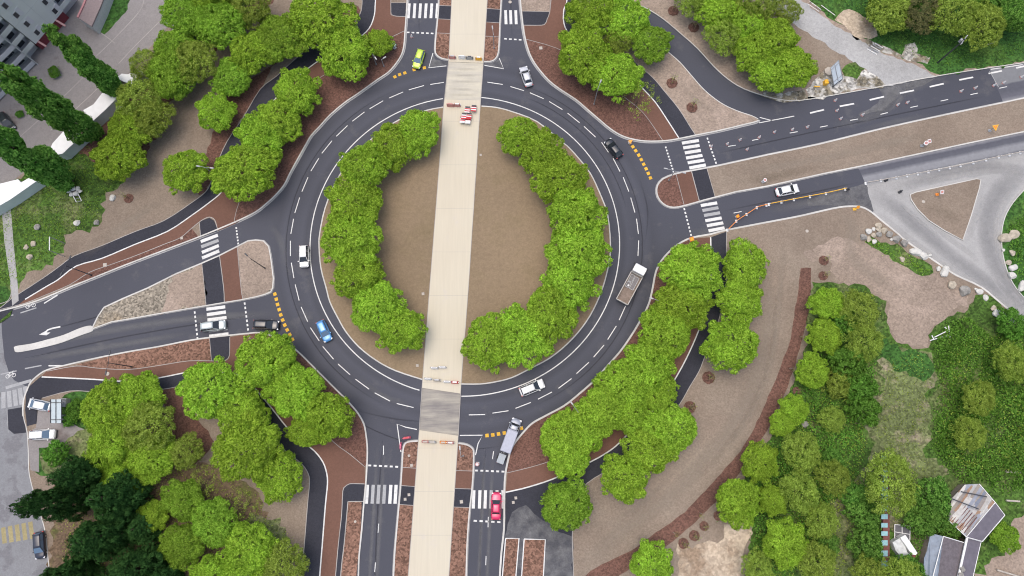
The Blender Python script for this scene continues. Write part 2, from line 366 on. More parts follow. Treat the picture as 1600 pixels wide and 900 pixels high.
NL = [(690,-160),(686,-60),(685,0),(684,20),(681,50),(679,75),(681,86),(690,92.5),(701,94.5)]
NR = [(792,-160),(786.5,-60),(784,0),(782,37.5),(781,62.5),(779.5,82.5),(775,92.5),(767.5,97),(756.5,97.5)]
TL = [(715,-160),(705.5,0),(701,90),(692.5,170),(688.7,225),(671,450),(660.2,590),(654.5,675),(637.5,900),(625.5,1060)]
TRr = [(773,-160),(762,0),(756,95),(750.5,172),(747,225),(732.5,450),(721,600),(717,675),(702,900),(691,1060)]
def cut(line, y0, y1):
    "piece of a roughly vertical picture line between two heights"
    L = sorted(line, key=lambda p: p[1]); ys = [p[1] for p in L]
    f = lambda y: (float(np.interp(y, ys, [p[0] for p in L])), y)
    return [f(y0)]+[p for p in L if y0+1 < p[1] < y1-1]+[f(y1)]
ZB = .13
def block(name, pts, mat, z=ZB):
    mb = MB(); mb.prism(W(pts), 0.0, z); return struct(mb.build(name, mat))
kA, kC, kB, kB2, kN, kD, kE = (sm(q, 3) for q in (KA, KC, KB, KB2, KN, KD, KE))
block('soil_northwest', kA+[(-250,-160)], M['soil'])
block('soil_southwest', kC, M['soil'])
block('soil_northeast', kB+kB2[1:], M['soil_pale'])
block('soil_far_northeast', kN+[(1850,-160),(830,-160)], M['soil_pale'])
block('soil_southeast', kD+[(1850,1060)], M['soil'])
block('grass_east', kE+[(1850,200)], M['grass_dark'])
block('gravel_west_island', ISL_W, M['gravel'])
block('concrete_nose', sm(ISL_NOSE, 3), M['concrete_kerb'], .16)
block('soil_east_median', MED_E, M['soil'])
block('soil_triangle', TRI, M['soil'])
block('mulch_splitter', SL+cut(TL, 688, 1060)[::-1], M['mulch_dry'])
block('mulch_splitter', SR+cut(TRr, 691, 1060)[::-1], M['mulch_dry'])
block('mulch_splitter', NL+cut(TL, -160, 94)[::-1], M['mulch_dry'])
block('mulch_splitter', NR+cut(TRr, -160, 97)[::-1], M['mulch_dry'])
# central island: circle fitted to its kerb, split by the tramway
IK = [(692.5,167),(665,172.5),(547.5,249),(525,282.5),(507.5,325),(499,365),(498,387.5),(501,420),(509,450),(515,472.5),(527.5,497.5),(540,519),(560,542.5),(587.5,564),(617.5,580),(660,594)]
IE = [(721,601),(750,601),(775,597.5),(800,591),(827.5,577.5),(860,560),(887.5,537.5),(910,512.5),(927.5,485),(942.5,450),(952.5,410),(954.5,380),(950,335),(936,297.5),(922.5,270),(905,247.5),(889,230),(880,222.5),(840,190),(800,174),(775,167.5),(752.5,165.5)]
IK = IK[:2]+[(625,186),(590,209),(565,231)]+IK[2:]
ikw, ike = sm(IK, 3), sm(IE, 3)
block('central_island_soil', ikw+cut(TL, 167, 594)[::-1], M['soil_island'])
block('central_island_soil', ike+cut(TRr, 165.5, 601), M['soil_island'])
# kerbs
kb = MB(); gt = MB()
def kerb(pts, side=1, w_=.26, gut=.26, closed=False):
    P = W(pts); ribbon(kb, P, w_, 0.0, .165, off=side*w_/2, closed=closed)
    if gut: ribbon(gt, P, gut, None, ZR+.006, off=-side*gut/2, closed=closed)
iq = min(range(len(kC)), key=lambda i: abs(kC[i][0]-38)+abs(kC[i][1]-650)); kerb(kA, -1); kerb(kC[iq:], 1); kerb(kC[:iq+1], 1, .14, 0); kerb(kB, 1); kerb(kD, -1, .32, .3)
kerb(kB2, 1, .16, 0); kerb(kN, 1, .16, 0); kerb(kE, -1, .16, 0)
kerb(ISL_W, -1, .22, .12, closed=True); kerb(sm(MED_E[-8:]+MED_E[:10], 2), -1, .26, .14); kerb(MED_E[11:21], -1, .26, .14)
kerb(TRI, -1, .16, 0, closed=True)
for q, s in ((SL, 1), (SR, -1), (NL, 1), (NR, -1)): kerb(sm(q, 3), s, .24, .14)
kerb(ikw, 1, .22, 0); kerb(ike, 1, .22, 0)
struct(kb.build('kerb', M['concrete_kerb'])); struct(gt.build('gutter', M['gutter']))
# --- tramway
for nm, y0, y1, mt, z in (('tramway', -160, 97, 'tram', .172), ('tramway_crossing', 97, 156, 'tram_n', .06), ('tramway', 156, 606, 'tram', .172), ('tramway_crossing', 606, 672, 'tram_s', .06), ('tramway', 672, 1060, 'tram', .172)):
    a_, b_ = cut(TL, y0, y1), cut(TRr, y0+1.5, y1+9 if 500 < y1 < 800 else y1+2)
    if 500 < y0 < 800: b_ = cut(TRr, y0+9, y1+(0 if y1 > 700 else 9))
    mb = MB(); mb.prism(W(a_+b_[::-1]), 0, z); struct(mb.build(nm, M[mt]))
tm = MB()
for q, o_ in ((TL, 1), (TRr, -1)):
    ribbon(tm, W(cut(q, -160, 1060)), .10, None, .178, off=o_*.05)
struct(tm.build('tramway_edge', M['edge']))
# --- surfaces on the blocks (4 mm layers)
L1, L2, L3, L4, L5, L6 = (ZB+.004*i for i in range(1, 7))
edge = MB(); white = MB(); worn = MB()
def edging(pts, w_=.13, z=L6+.004, mb=edge): ribbon(mb, W(sm(pts, 3)), w_, None, z)
def wline(pts, w_=.22, z=L6+.008): ribbon(white, W(sm(pts, 3)), w_, None, z)
# north-west
sheet('yard', [(-250,-160),(230,-160),(262,-20),(278,25),(230,80),(190,130),(140,180),(95,225),(50,260),(0,300),(-250,420)], L1, M['yard'])
sheet('lawn', [(-250,420),(0,300),(60,262),(130,215),(160,235),(190,262),(196,285),(178,300),(160,320),(158,345),(130,362),(106,372),(100,395),(72,412),(45,428),(30,450),(18,470),(8,500),(-250,560)], L1, M['grass'], .8, 3)
sheet('lawn', [(150,8),(158,-25),(205,-20),(200,15),(178,42),(163,54),(143,42)], L2, M['grass_dark'], .3, 4)
sheet('mulch_strip', [(300,290),(330,225),(332,208),(345,160),(362,140),(400,118),(432,100),(470,80),(560,40),(560,10),(470,45),(440,60),(420,120),(400,150),(380,185),(355,222),(330,285),(322,300),(312,305)], L1, M['mulch'], .3, 5)
sheet('mulch_strip', [(333,82),(350,70),(380,42),(420,10),(455,-30),(500,-160),(440,-160),(420,-40),(395,0),(372,22),(352,50)], L2, M['mulch'], .4, 6)
sheet('hard_soil', [(330,78),(300,100),(262,170),(232,250),(215,268),(180,300),(200,310),(250,300),(300,280),(320,225),(345,165),(350,110),(345,85)], L2, M['soil'], .3, 61)
sheet('lawn', [(206,128),(240,92),(284,34),(300,-60),(420,-60),(420,-5),(380,25),(345,55),(325,85),(285,125),(262,165),(225,245),(190,262),(150,230),(140,200)], L1+.002, M['grass'], .6, 8)
sheet('dark_earth', [(170,180),(205,150),(262,120),(285,118),(262,165),(225,250),(170,262),(120,235),(150,205)], L2+.002, M['mulch'], 1.0, 9)
PA_W = [(0,502),(40,468),(75,447),(92,437),(120,416),(160,404),(212,382),(262,362),(300,337),(330,315),(347,300),(362,275),(375,240),(395,200),(426,160),(465,121),(505,91),(552,64),(562,59),(577,45),(585,25),(587,0),(592,-60),(600,-160)]
PA_L = [(-30,500),(0,482),(20,466),(45,450),(75,430),(97,414),(117,400),(160,384),(212,362),(257,345),(300,317),(322,300),(330,285),(338,260),(355,222),(380,185),(407,140),(432,120),(457,97),(482,77),(502,69),(545,45),(560,27),(566,7),(567,-60),(575,-160)]
sheet('footpath', sm(PA_L, 3)+sm(PA_W, 3)[::-1], L3, M['asphalt_path']); wline(PA_W[1:]); edging(PA_L)
A_LINE = [(0,484),(40,474),(70,462),(110,445),(140,426),(170,415),(212,400),(257,382),(282,372),(300,357),(315,345),(327.5,339.5),(336,344),(339.5,355),(341,361)]
NA2 = [(370,349),(367,343),(374,317),(392,280),(412,240),(442,190),(490,131),(520,110),(560,85),(607,61),(632,49)]
redA = sm(PA_W[1:], 3)+sm([(637.5,-160),(634,-60),(634,50)], 3)+sm(NA2, 3)[::-1]+sm(A_LINE, 3)[::-1]
sheet('cycle_path', redA, L2, M['red_path'])
sheet('mulch_bed', sm(NA2, 3)+[q for q in kA if q[1] > 62 and q[0] > 367 and q[1] < 360], L3, M['mulch']); edging(NA2, .1); edging(A_LINE, .12)
sheet('mulch_bed', sm(A_LINE[3:10], 3)+[(312,372),(250,395),(200,414),(150,434)], L2+.001, M['mulch'])
sheet('footpath', [(312,348),(316,345),(327.5,340.5),(335,345),(339,355),(341,361),(314,371)], L3, M['asphalt_path']); edging([(312,347),(314,371)], .1)
stubN = [(611,-20),(611,20),(613,24),(620,26),(634,26.5)]
sheet('footpath', [(611.5,5)]+stubN[1:]+[(634.5,5)], L3, M['asphalt_path']); sheet('gravel_bed', [(611.5,5),(611,-160),(642,-160),(636.5,5)], L3, M['soil'])
edging(stubN, .14); edging([(611,5),(634,5)], .1)
sheet('footpath', [(2,312),(17,316),(22,380),(29,450),(30,470),(20,478),(17,440),(8,380)], L4, M['old_asphalt']); sheet('lawn', [(-60,440),(12,448),(18,458),(15,468),(5,474),(-60,480)], L5, M['grass_dark'], .1, 7); edging([(17,445),(18.5,458),(14,469),(4,474),(-30,484)], .12)
# north-east
PB_W = [(892,-160),(888,-60),(886,0),(881,15),(881,37),(892,56),(930,82),(965,108),(992,127),(1007,142),(1025,162),(1045,192),(1061,217)]
PB_R = [(910,-160),(906,-60),(905,0),(904,20),(907,37),(930,55),(960,74),(985,90),(1000,105),(1020,122),(1037,142),(1060,170),(1077,197),(1087,212)]
B_L = [(822,62),(870,76),(905,98),(940,125),(975,152),(1000,172),(1015,190),(1036,221)]
sheet('cycle_path', sm([(818,-160),(817,0),(819,40),(822,62)], 2)+sm(B_L, 3)[1:]+sm(PB_W, 3)[::-1], L2, M['red_path'])
sheet('footpath', sm(PB_W, 3)+sm(PB_R, 3)[::-1], L3, M['asphalt_path']); wline(PB_W); edging(PB_R)
sheet('mulch_bed', sm(B_L, 3)+[q for q in kB if q[1] > 62 and q[0] < 1036][::-1], L2, M['mulch']); edging(B_L, .1)
sheet('footpath', [(816,18),(858,19),(855,32),(852,38),(847,40),(818,40)], L4, M['asphalt_path'])
sheet('gravel_bed', [(812,-160),(866,-160),(861,0),(858,19),(816,18)], L4, M['soil_pale']); edging([(868,-160),(861,0),(855,30),(852,37),(846,40),(818,40)], .14, L6); edging([(816,18),(858,19)], .1)
sheet('mulch_strip', [(905,40),(935,58),(985,88),(1000,104),(985,112),(960,100),(925,78),(905,66)], L2, M['mulch'], .3, 11)
# far north-east
sheet('dirt_road', [(1168,-60),(1200,5),(1240,38),(1275,62),(1319,87),(1344,106),(1384,134.5),(1400,132),(1462.5,120.5),(1437,107),(1416,97),(1381,84),(1347,66),(1300,37),(1272,16),(1248,0),(1205,-60),(1190,-160),(1120,-160)], L3, M['track'], .3, 12)
sheet('lawn', [(1215,-160),(1228,-60),(1262,0),(1300,30),(1345,60),(1375,78),(1410,90),(1440,103),(1468,118),(1600,97),(1850,55),(1850,-160)], L2, M['grass_dark'], .5, 13)
sheet('bare_earth', [(1308,22),(1318,17),(1340,22),(1357,28),(1370,42),(1372,58),(1360,63),(1340,60),(1325,45),(1304,32)], L3, M['sand'], .6, 14)
sheet('rubble_patch', [(1270,128),(1290,112),(1312,118),(1335,112),(1350,108),(1362,116),(1384,133),(1340,142),(1300,149),(1262,154),(1258,140)], L4, M['rubble'], .5, 15)
sheet('rubble_patch', [(1355,62),(1372,68),(1400,78),(1408,84),(1415,72),(1428,70),(1432,84),(1450,92),(1448,100),(1425,100),(1400,88),(1370,78),(1352,66)], L4, M['rubble'], .5, 16)
sheet('verge', [(1190,151),(1215,158),(1250,159),(1280,154),(1262,150),(1255,142),(1225,146),(1195,140)], L4, M['rubble'], .3, 17)
sheet('verge', [(1240,30),(1258,46),(1330,94),(1352,108),(1345,118),(1318,116),(1290,118),(1268,130),(1262,110),(1248,80),(1238,50)], L2+.002, M['soil'], .5, 18)
sheet('verge', [(1318,100),(1336,97),(1352,108),(1338,122),(1320,118),(1312,110)], L4+.002, M['grass'], .5, 19)
# south-west
PC_W = [(66,589),(100,590.5),(150,593),(195,596),(225,594.5),(262,588),(300,581),(337,582),(370,585),(390,598),(412,622),(433,648),(450,669),(472,689),(492,705),(505,722),(511,740),(512,757),(509,787),(504,850),(500,900),(496,960),(487,1060)]
PC_L = [(50,650),(52,630),(67,622),(110,611),(147,612),(200,612),(250,609),(287,603),(335,600),(362,612),(385,645),(405,668),(425,685),(450,707),(472,725),(482,740),(484,755),(481,787),(476,850),(472,900),(468,960),(460,1060)]
C_L = [(75,580),(120,572),(150,575),(200,577.5),(250,571),(295,564),(331,564),(350,564),(356,561),(359,555),(359.5,540),(359.5,527)]
C_L2 = [(389,523),(394,535),(410,560),(440,600),(480,648),(522,691),(546,709),(570,729)]
sheet('footpath', [(45,605),(66,587)]+sm(PC_W, 3)[1:]+sm(PC_L, 3)[::-1]+[(42,640)], L3, M['asphalt_path']); wline(PC_W); edging(PC_L[2:])
sheet('footpath', [(42,612),(64,600),(66,622),(60,640),(58,662),(43,666),(40,640)], L3+.002, M['asphalt_path'])
stubC = [(570,756),(550,755.5),(544,757),(540,760),(536,767),(534,805),(529,850),(524.5,900),(519,960),(510,1060)]
redC = sm([(66,588),(80,577)]+C_L[1:], 3)+sm([(375,524),(389,523)], 1)+sm(C_L2, 3)[1:]+[(571,757)]+sm(stubC[1:], 2)+sm(PC_W, 3)[::-1]
sheet('cycle_path', redC, L2, M['red_path'])
sheet('mulch_bed', sm(C_L2, 3)+[q for q in kC if q[0] > 389 and 521 < q[1] < 729 and q[0] < 574][::-1], L2, M['mulch']); edging(C_L, .12); edging(C_L2, .1); edging(stubC, .14)
sheet('mulch_bed', sm([(150,575),(200,577.5),(250,571),(295,564),(331,564)], 3)+[(328,529),(300,532.5),(250,542.5),(200,551),(165,558),(120,570)], L2, M['mulch_dry'])
sheet('footpath', [(328,528),(359.5,525),(359.5,553),(356,560),(350,563.5),(331,563.5)], L3, M['asphalt_path']); edging([(328,529),(331,564)], .1)
sheet('footpath', stubC[:6]+[(534,805),(529,850),(524.5,900),(510,1060),(552,1060),(559,900),(569,780)], L3, M['asphalt_path'])
sheet('mulch_bed', [(544,784),(565.5,784),(564,830),(560,870),(557,900),(549,1060),(521,1060),(532.5,900),(538,850)], L4, M['mulch_dry']); edging([(568,783.5),(544,783.5)], .16); edging([(544,783.5),(538,850),(532.5,900),(520,1060)], .16)
sheet('mulch_patch', [(245,610),(287,604),(300,636),(318,668),(333,690),(328,705),(303,730),(280,700),(262,650)], L2, M['mulch'], .3, 21)
sheet('lawn', [(110,613),(160,611),(150,660),(120,720),(80,745),(62,745),(60,680),(95,660),(97,625)], L1, M['grass_dark'], .5, 22)
sheet('brown_soil', [(160,612),(245,611),(262,650),(280,700),(303,730),(345,722),(390,760),(420,800),(430,860),(420,1060),(90,1060),(82,900),(76,860),(85,800),(90,750),(130,700)], L1, M['soil_brown'], .8, 221)
sheet('lawn', [(390,800),(420,805),(455,840),(465,880),(455,1060),(350,1060),(350,900),(370,850)], L2, M['grass_dry'], .9, 222)
sheet('parking_pad', [(58,640),(84,640),(110,660),(132,670),(136,690),(95,696),(62,700),(62,738),(48,735),(45,675),(57,668)], L3+.002, M['yard'], .1, 23)
sheet('grass_verge', [(62,705),(100,690),(140,670),(150,700),(130,730),(80,742),(64,735)], L4, M['grass_dry'], .5, 24)
# south-east
PD_W = [(1110,371),(1111,415),(1110,440),(1106,450),(1104,480),(1092,515),(1077,550),(1061,581),(1042,612),(1020,642),(987,672),(962,697),(935,715),(900,732),(862,749),(825,761),(800,767),(790,769)]
PD_R = [(1135,362),(1134.5,400),(1134.5,440),(1128,475),(1120,510),(1101,557),(1092,580),(1077,605),(1062,631),(1035,665),(1000,697),(960,728),(917,755),(905,778),(898,805),(894,837),(896,900),(898,1060)]
D_L = [(1084,373),(1085,389),(1084,430),(1078,480),(1062,530),(1040,570),(1010,612),(975,648),(935,680),(895,706),(846,725),(800,737),(793,738)]
sheet('cycle_path', sm(D_L, 3)+sm(PD_W, 3)[::-1], L2, M['red_path'])
sheet('footpath', sm(PD_W, 3)+[(789.5,775),(789,825),(785,862.5),(782.5,900),(772,1060)]+sm(PD_R, 3)[::-1], L3, M['asphalt_path'])
sheet('mulch_bed', sm(D_L, 3)+[q for q in kD if 372 < q[1] < 738 and q[0] < 1083][::-1], L2+.001, M['mulch']); wline(PD_W); edging(PD_R); edging(D_L, .1)
sheet('dusty_pavement', [(789,838),(800,800),(822,790),(850,812),(880,835),(894,838),(896,900),(898,1060),(773,1060),(784,880)], L4, M['dusty'], .3, 31)
for q in ([(790,841),(811,841),(806,900),(800,1060),(776,1060),(785,900)], [(819,842),(852,843),(849,900),(845,1060),(808,1060),(815,900)]):
    sheet('mulch_bed', q, L5, M['mulch_dry']); ribbon(white, W(q[:3]), .18, None, L6+.006); ribbon(white, W([q[0], q[5], q[4]]), .18, None, L6+.0075)
MS = [(1250,419),(1247,450),(1242,487),(1235,527),(1222,567),(1210,600),(1200,620),(1175,675),(1157,705),(1132,732),(1102,767),(1070,800),(1032,827),(987,860),(950,876),(922,892),(905,910),(880,960)]
MS2 = [(1267,419),(1267,450),(1261,495),(1252,537),(1240,575),(1227,612),(1212,648),(1197,675),(1175,702),(1157,737),(1135,765),(1110,792),(1080,822),(1042,852),(1010,875),(970,897),(940,915),(900,970)]
sheet('mulch_strip', MS+MS2[::-1], L2, M['mulch'], .12, 32)
sheet('disturbed_soil', [(1250,395),(1300,375),(1350,380),(1400,395),(1460,420),(1500,450),(1512,480),(1480,495),(1470,505),(1450,520),(1445,540),(1425,543),(1400,535),(1385,515),(1390,470),(1350,450),(1310,440),(1300,412),(1262,410)], L1, M['soil_pale'], .8, 33)
sheet('rough_grass', [(1268,440),(1310,440),(1350,450),(1385,470),(1384,512),(1400,535),(1425,544),(1447,540),(1455,518),(1475,500),(1505,488),(1518,470),(1532,455),(1600,505),(1850,700),(1850,1060),(1165,1060),(1165,900),(1175,830),(1172,800),(1120,815),(1165,740),(1205,680),(1240,600),(1262,520)], L2, M['grass'], .6, 34)
sheet('trodden_grass', [(1380,540),(1440,548),(1465,590),(1455,620),(1450,700),(1480,740),(1440,770),(1430,830),(1440,870),(1395,850),(1380,800),(1330,760),(1290,800),(1305,900),(1305,1060),(1330,1060),(1340,900),(1330,830),(1345,740),(1360,690),(1345,650),(1375,600)], L3, M['grass_dry'], 1.2, 35)
sheet('lush_grass', [(1372,530),(1400,538),(1430,545),(1455,560),(1450,585),(1420,590),(1390,575),(1375,555)], L4, M['grass_dark'], 1, 36)
sheet('lush_grass', [(1350,378),(1360,370),(1400,385),(1425,400),(1455,415),(1462,430),(1440,432),(1410,412),(1380,400),(1365,390)], L3, M['grass'], .5, 37)
sheet('bare_earth', [(1082,860),(1062,852),(1058,900),(1052,960),(1165,960),(1160,900),(1165,850),(1170,812),(1160,812),(1130,818),(1118,845),(1100,850)], L3, M['sand'], .8, 38)
sheet('dirt_track', [(1560,860),(1530,900),(1530,1060),(1850,1060),(1850,820),(1620,780),(1600,800),(1580,830)], L4, M['soil_pale'], 1.2, 39)
# --- splitter island surfaces
def cross_bed(Lq, Rq, ys, z=L1, dl=4):
    (a0, a1, a2, a3) = ys     # mulch | red | asphalt | mulch limits on the left side
    for y0, y1, mt, nm in ((a0, a1, 'red_path', 'cycle_path'), (a1, a2, 'asphalt_path', 'footpath')):
        l, r = cut(Lq, y0, y1), cut(Rq, y0+dl, y1+dl)
        sheet(nm, l+r[::-1], z, M[mt])
    for y in (a0, a1, a2):
        l, r = cut(Lq, y, y+1)[0], cut(Rq, y+dl, y+dl+1)[0]; ribbon(edge, W([l, r]), .10, None, L6)
cross_bed(SL, TL, (730, 758.5, 788, 0), dl=1.5); cross_bed(TRr, SR, (735, 763, 792, 0), dl=1)
cross_bed(NL, TL, (52, 30, 9, 0), dl=1); cross_bed(TRr, NR, (57, 35, 14, 0), dl=1.5)
sheet('cycle_path', [(1056,272),(1080,267.5),(1092.5,315),(1069,322)], L1, M['red_path']); sheet('footpath', [(1080,267.5),(1104,263),(1117.5,310),(1092.5,315)], L1, M['asphalt_path'])
sheet('mulch_bed', [(1056,272),(1036,280.5),(1027.5,291),(1026.5,302),(1031.5,313),(1041,321.5),(1053,324.5),(1069,322)], L1, M['mulch'])
edging([(1056,272),(1069,322)], .1); edging([(1080,267.5),(1092.5,315)], .16); edging([(1104,263),(1117.5,310)], .1)
sheet('footpath', [(316,412),(343,400),(346,420),(350,450),(351,473),(322.5,478),(320,450)], L1, M['asphalt_path']); sheet('cycle_path', [(344,399.5),(371,386),(375,420),(377,450),(380,468),(351,473),(350,450)], L1, M['red_path'])
sheet('soil_bed', [(371,386),(388,377.5),(401,376),(412,378),(419,386),(422,400),(424.5,416),(426,435),(425,450),(413,459),(400,463),(380,467),(377,450)], L1, M['soil_pale'])
sheet('soil_bed', [(272,432),(316,412),(320,450),(322.5,477),(255,489),(262,462)], L1, M['soil_pale'], .5, 41)
edging([(316,412),(320,450),(322.5,477)], .1); edging([(343.5,400),(350,450),(351,473)], .14); edging([(371,386),(377,450),(380,468)], .1)
# --- old asphalt
P0 = G(1600, 207); P1 = G(1350, 260); tt = (P0-P1); tt.z = 0; tt.normalize(); nn = Vector((tt.y, -tt.x, 0))
M['lane_s'] = lane_mat('worn_lane_south', P1, nn, [(0, (.21, .21, .225)), (.10, (.075, .077, .095)), (.24, (.085, .088, .105)), (.36, (.21, .215, .23)), (.52, (.20, .205, .22)), (.62, (.07, .072, .09)), (.84, (.09, .092, .11)), (.95, (.24, .24, .25))], 6.1)
Q0 = G(1600, 152.5); Q1 = G(1570, 159); t2 = (G(1600,152.5)-G(1475,179)); t2.z = 0; t2.normalize(); n2 = Vector((-t2.y, t2.x, 0))
M['lane_n'] = lane_mat('worn_lane_north', G(1600, 152.5), n2, [(0, (.20, .205, .22)), (.12, (.10, .10, .12)), (.32, (.075, .078, .095)), (.5, (.08, .082, .10)), (.55, (.16, .165, .175)), (1, (.17, .175, .185))], 6.6)
sheet('old_carriageway', [(1341,263),(1350,260),(1425,244),(1517.5,224),(1600,207),(1700,186),(1850,156),(1850,193),(1700,218),(1600,237),(1500,256),(1420,273),(1352,287),(1347,275)], ZR+.008, M['lane_s'])
sheet('old_junction', [(1352,285),(1420,271),(1500,254),(1600,235),(1700,216),(1850,188),(1850,700),(1600,470),(1600,504),(1532,450),(1475,420),(1417,380),(1375,345),(1364,331),(1358,312)], ZR+.004, M['old_asphalt'])
sheet('old_carriageway', [(1546,107),(1600,99),(1850,60),(1850,104),(1600,152.5),(1567,159),(1556,132)], ZR+.004, M['lane_n'])
sheet('dusty_asphalt', [(1300,297),(1340,290),(1352,286),(1365,330),(1345,325),(1325,323),(1290,320),(1262,322),(1262,312)], ZR+.006, M['dusty'], .2, 42)
sheet('dusty_asphalt', [(1372,136),(1392,133),(1462,120),(1440,134),(1412,142),(1398,160),(1378,172),(1340,180),(1365,165),(1380,150)], ZR+.005, M['dusty'], .3, 43)
sheet('old_street', [(-250,430),(-5,486),(2,487.5),(3,520),(7,560),(14,582),(22,594),(45,606),(41,640),(45,675),(48,742),(71,825),(77,875),(90,1060),(-250,1060)], ZR+.004, M['street'])
sheet('asphalt_patch', [(12,640),(36,636),(37,645),(41,676),(22,678),(12,670)], ZR+.008, M['asphalt_path'])
for q_, w_ in (([(1610,262),(1570,290),(1550,320),(1542,350),(1546,385),(1560,420),(1585,455),(1640,510)], 4.2), ([(1362,300),(1400,325),(1440,360),(1480,395),(1520,425),(1560,455),(1610,495)], 3.4), ([(1620,275),(1560,262),(1500,268),(1440,282),(1390,298)], 3.0)):
    wear(q_, w_, ZR+.010, 'wear_dark')
for q_, w_ in (([(1590,290),(1568,320),(1558,350),(1560,385),(1574,420),(1600,455)], 1.6), ([(1536,300),(1524,340),(1512,378)], 1.4), ([(1430,330),(1465,360),(1505,388),(1530,410)], 1.3), ([(1372,332),(1410,365),(1460,402),(1520,440),(1590,492)], 1.4), ([(1420,290),(1480,278),(1540,268),(1600,262)], 1.6), ([(1400,308),(1430,340),(1470,372)], 1.0)):
    wear(q_, w_, ZR+.014, 'wear_pale')
for q_, w_ in (([(1395,135),(1394,150),(1380,170),(1350,186),(1300,197)], 2.2), ([(1425,125),(1410,150),(1380,175),(1330,190)], 1.6), ([(1470,120),(1430,135),(1410,150)], 2.4), ([(1340,205),(1400,190),(1460,178)], 1.4), ([(1200,330),(1260,318),(1330,305)], 2.2), ([(1240,338),(1300,322),(1350,300)], 2), ([(1080,366),(1110,362),(1140,352)], 2.5), ([(690,99),(676,100),(668,104)], 1.5), ([(60,540),(150,520),(300,498),(430,490)], 1.6), ([(30,565),(150,545),(300,520)], 1.3), ([(760,150),(720,152),(690,152)], 1), ([(420,350),(440,380),(445,430)], 1.6), ([(640,630),(600,620),(560,590)], 1.3)):
    wear(q_, w_, ZR+.009, 'dust')
for x_ in (590, 601): wear([(x_, 690), (x_-5, 780), (x_-16, 960)], .8, ZR+.009, 'dust')
for x_ in (757, 770): wear([(x_, 700), (x_-3, 780), (x_-12, 960)], .8, ZR+.009, 'dust')
# tyre traces, centre seam and joints on the tramway
for y0_, y1_ in ((128,128),(139,141),(148,149),(118,118),(108,109)): wear([(cut(TL, y0_, y0_+1)[0][0]+3, y0_), (cut(TRr, y1_, y1_+1)[0][0]-3, y1_)], .7, .064, 'rubber')
jm = MB()
for y in list(range(-150, 96, 68))+list(range(190, 600, 68))+list(range(700, 1050, 68)):
    l, r_ = cut(TL, y, y+1)[0], cut(TRr, y, y+1)[0]; ribbon(jm, W([l, r_]), .035, None, .1745)
struct(jm.build('tramway_joint', M['edge']))
for q_, w_ in (([(1190,400),(1200,480),(1190,560),(1160,640),(1110,710),(1040,780),(960,840),(910,890)], 3.5), ([(1225,380),(1215,480),(1205,560),(1170,650),(1100,740)], 1.6), ([(1150,270),(1230,258),(1330,238),(1450,210)], 2.2), ([(1300,330),(1330,350),(1330,400),(1380,440),(1440,470)], 3), ([(230,300),(240,250),(285,180),(325,120)], 2.0), ([(130,400),(200,350),(270,300)], 2.4), ([(1060,130),(1090,160),(1130,182)], 1.6), ([(930,830),(1000,790),(1060,730)], 1.4)):
    wear(q_, w_, ZB+.031, 'soil_trace')
for q_, w_ in (([(1140,286),(1200,278),(1300,256)], 2), ([(1440,320),(1480,335),(1500,350)], 3)):
    wear(q_, w_, ZB+.032, 'soil_damp')
for q_ in ([(226,-20),(225,5),(214,24),(188,52),(160,80),(140,98)], [(138,114),(110,142),(70,180),(30,216),(0,240)], [(262,22),(238,46),(210,74),(186,100)], [(178,112),(160,132),(120,170),(80,204)], [(142,42),(163,55),(180,68)]):
    edging(q_, .16, L6+.004)
for r0, a0, a1 in ((33.4, 2.0, 4.3), (33.2, -1.2, 1.3), (38.2, 3.9, 4.9), (31.0, .2, 1.2)):
    q_ = [RC+Vector((math.cos(x), math.sin(x), 0))*r0 for x in np.linspace(a0, a1, 40)]; mb = MB(); n_ = len(q_); vs = []; ws = []
    for i, p in enumerate(q_):
        u = (p-RC).normalized(); e_ = min(1, min(i, n_-1-i)/5)
        for f, v_ in ((-.16, 0), (0, 1), (.16, 0)): vs.append((p.x+u.x*f, p.y+u.y*f, ZR+.0075)); ws.append(v_*e_)
    mb.add(vs, [(i*3+j, i*3+j+1, (i+1)*3+j+1, (i+1)*3+j) for i in range(n_-1) for j in range(2)]); o = struct(mb.build('asphalt_seam', M['seam'])); o.data.attributes.new('wear', 'FLOAT', 'POINT').data.foreach_set('value', ws)
for q_ in ([(1120,240),(1300,200),(1540,150)], [(1130,330),(1250,305),(1345,284)], [(60,520),(200,480),(380,410)], [(40,560),(200,525),(400,492)], [(598,690),(590,800),(584,960)], [(758,700),(752,800),(748,960)], [(550,640),(620,655),(690,660)], [(655,60),(655,0),(657,-80)], [(800,60),(798,0),(796,-60)], [(1000,280),(1012,330),(1008,380)]):
    wear(q_, .35, ZR+.0075, 'seam')
# splay areas in front of the splitters
for q in ([(676.5,83),(680,93),(690,95),(700,96.5),(697.5,103),(670,106)], [(780,91),(787,107.5),(756,102),(757,99),(768,98.5),(776,94.5)]):
    sheet('dusty_asphalt', q, ZR+.004, M['dusty'])
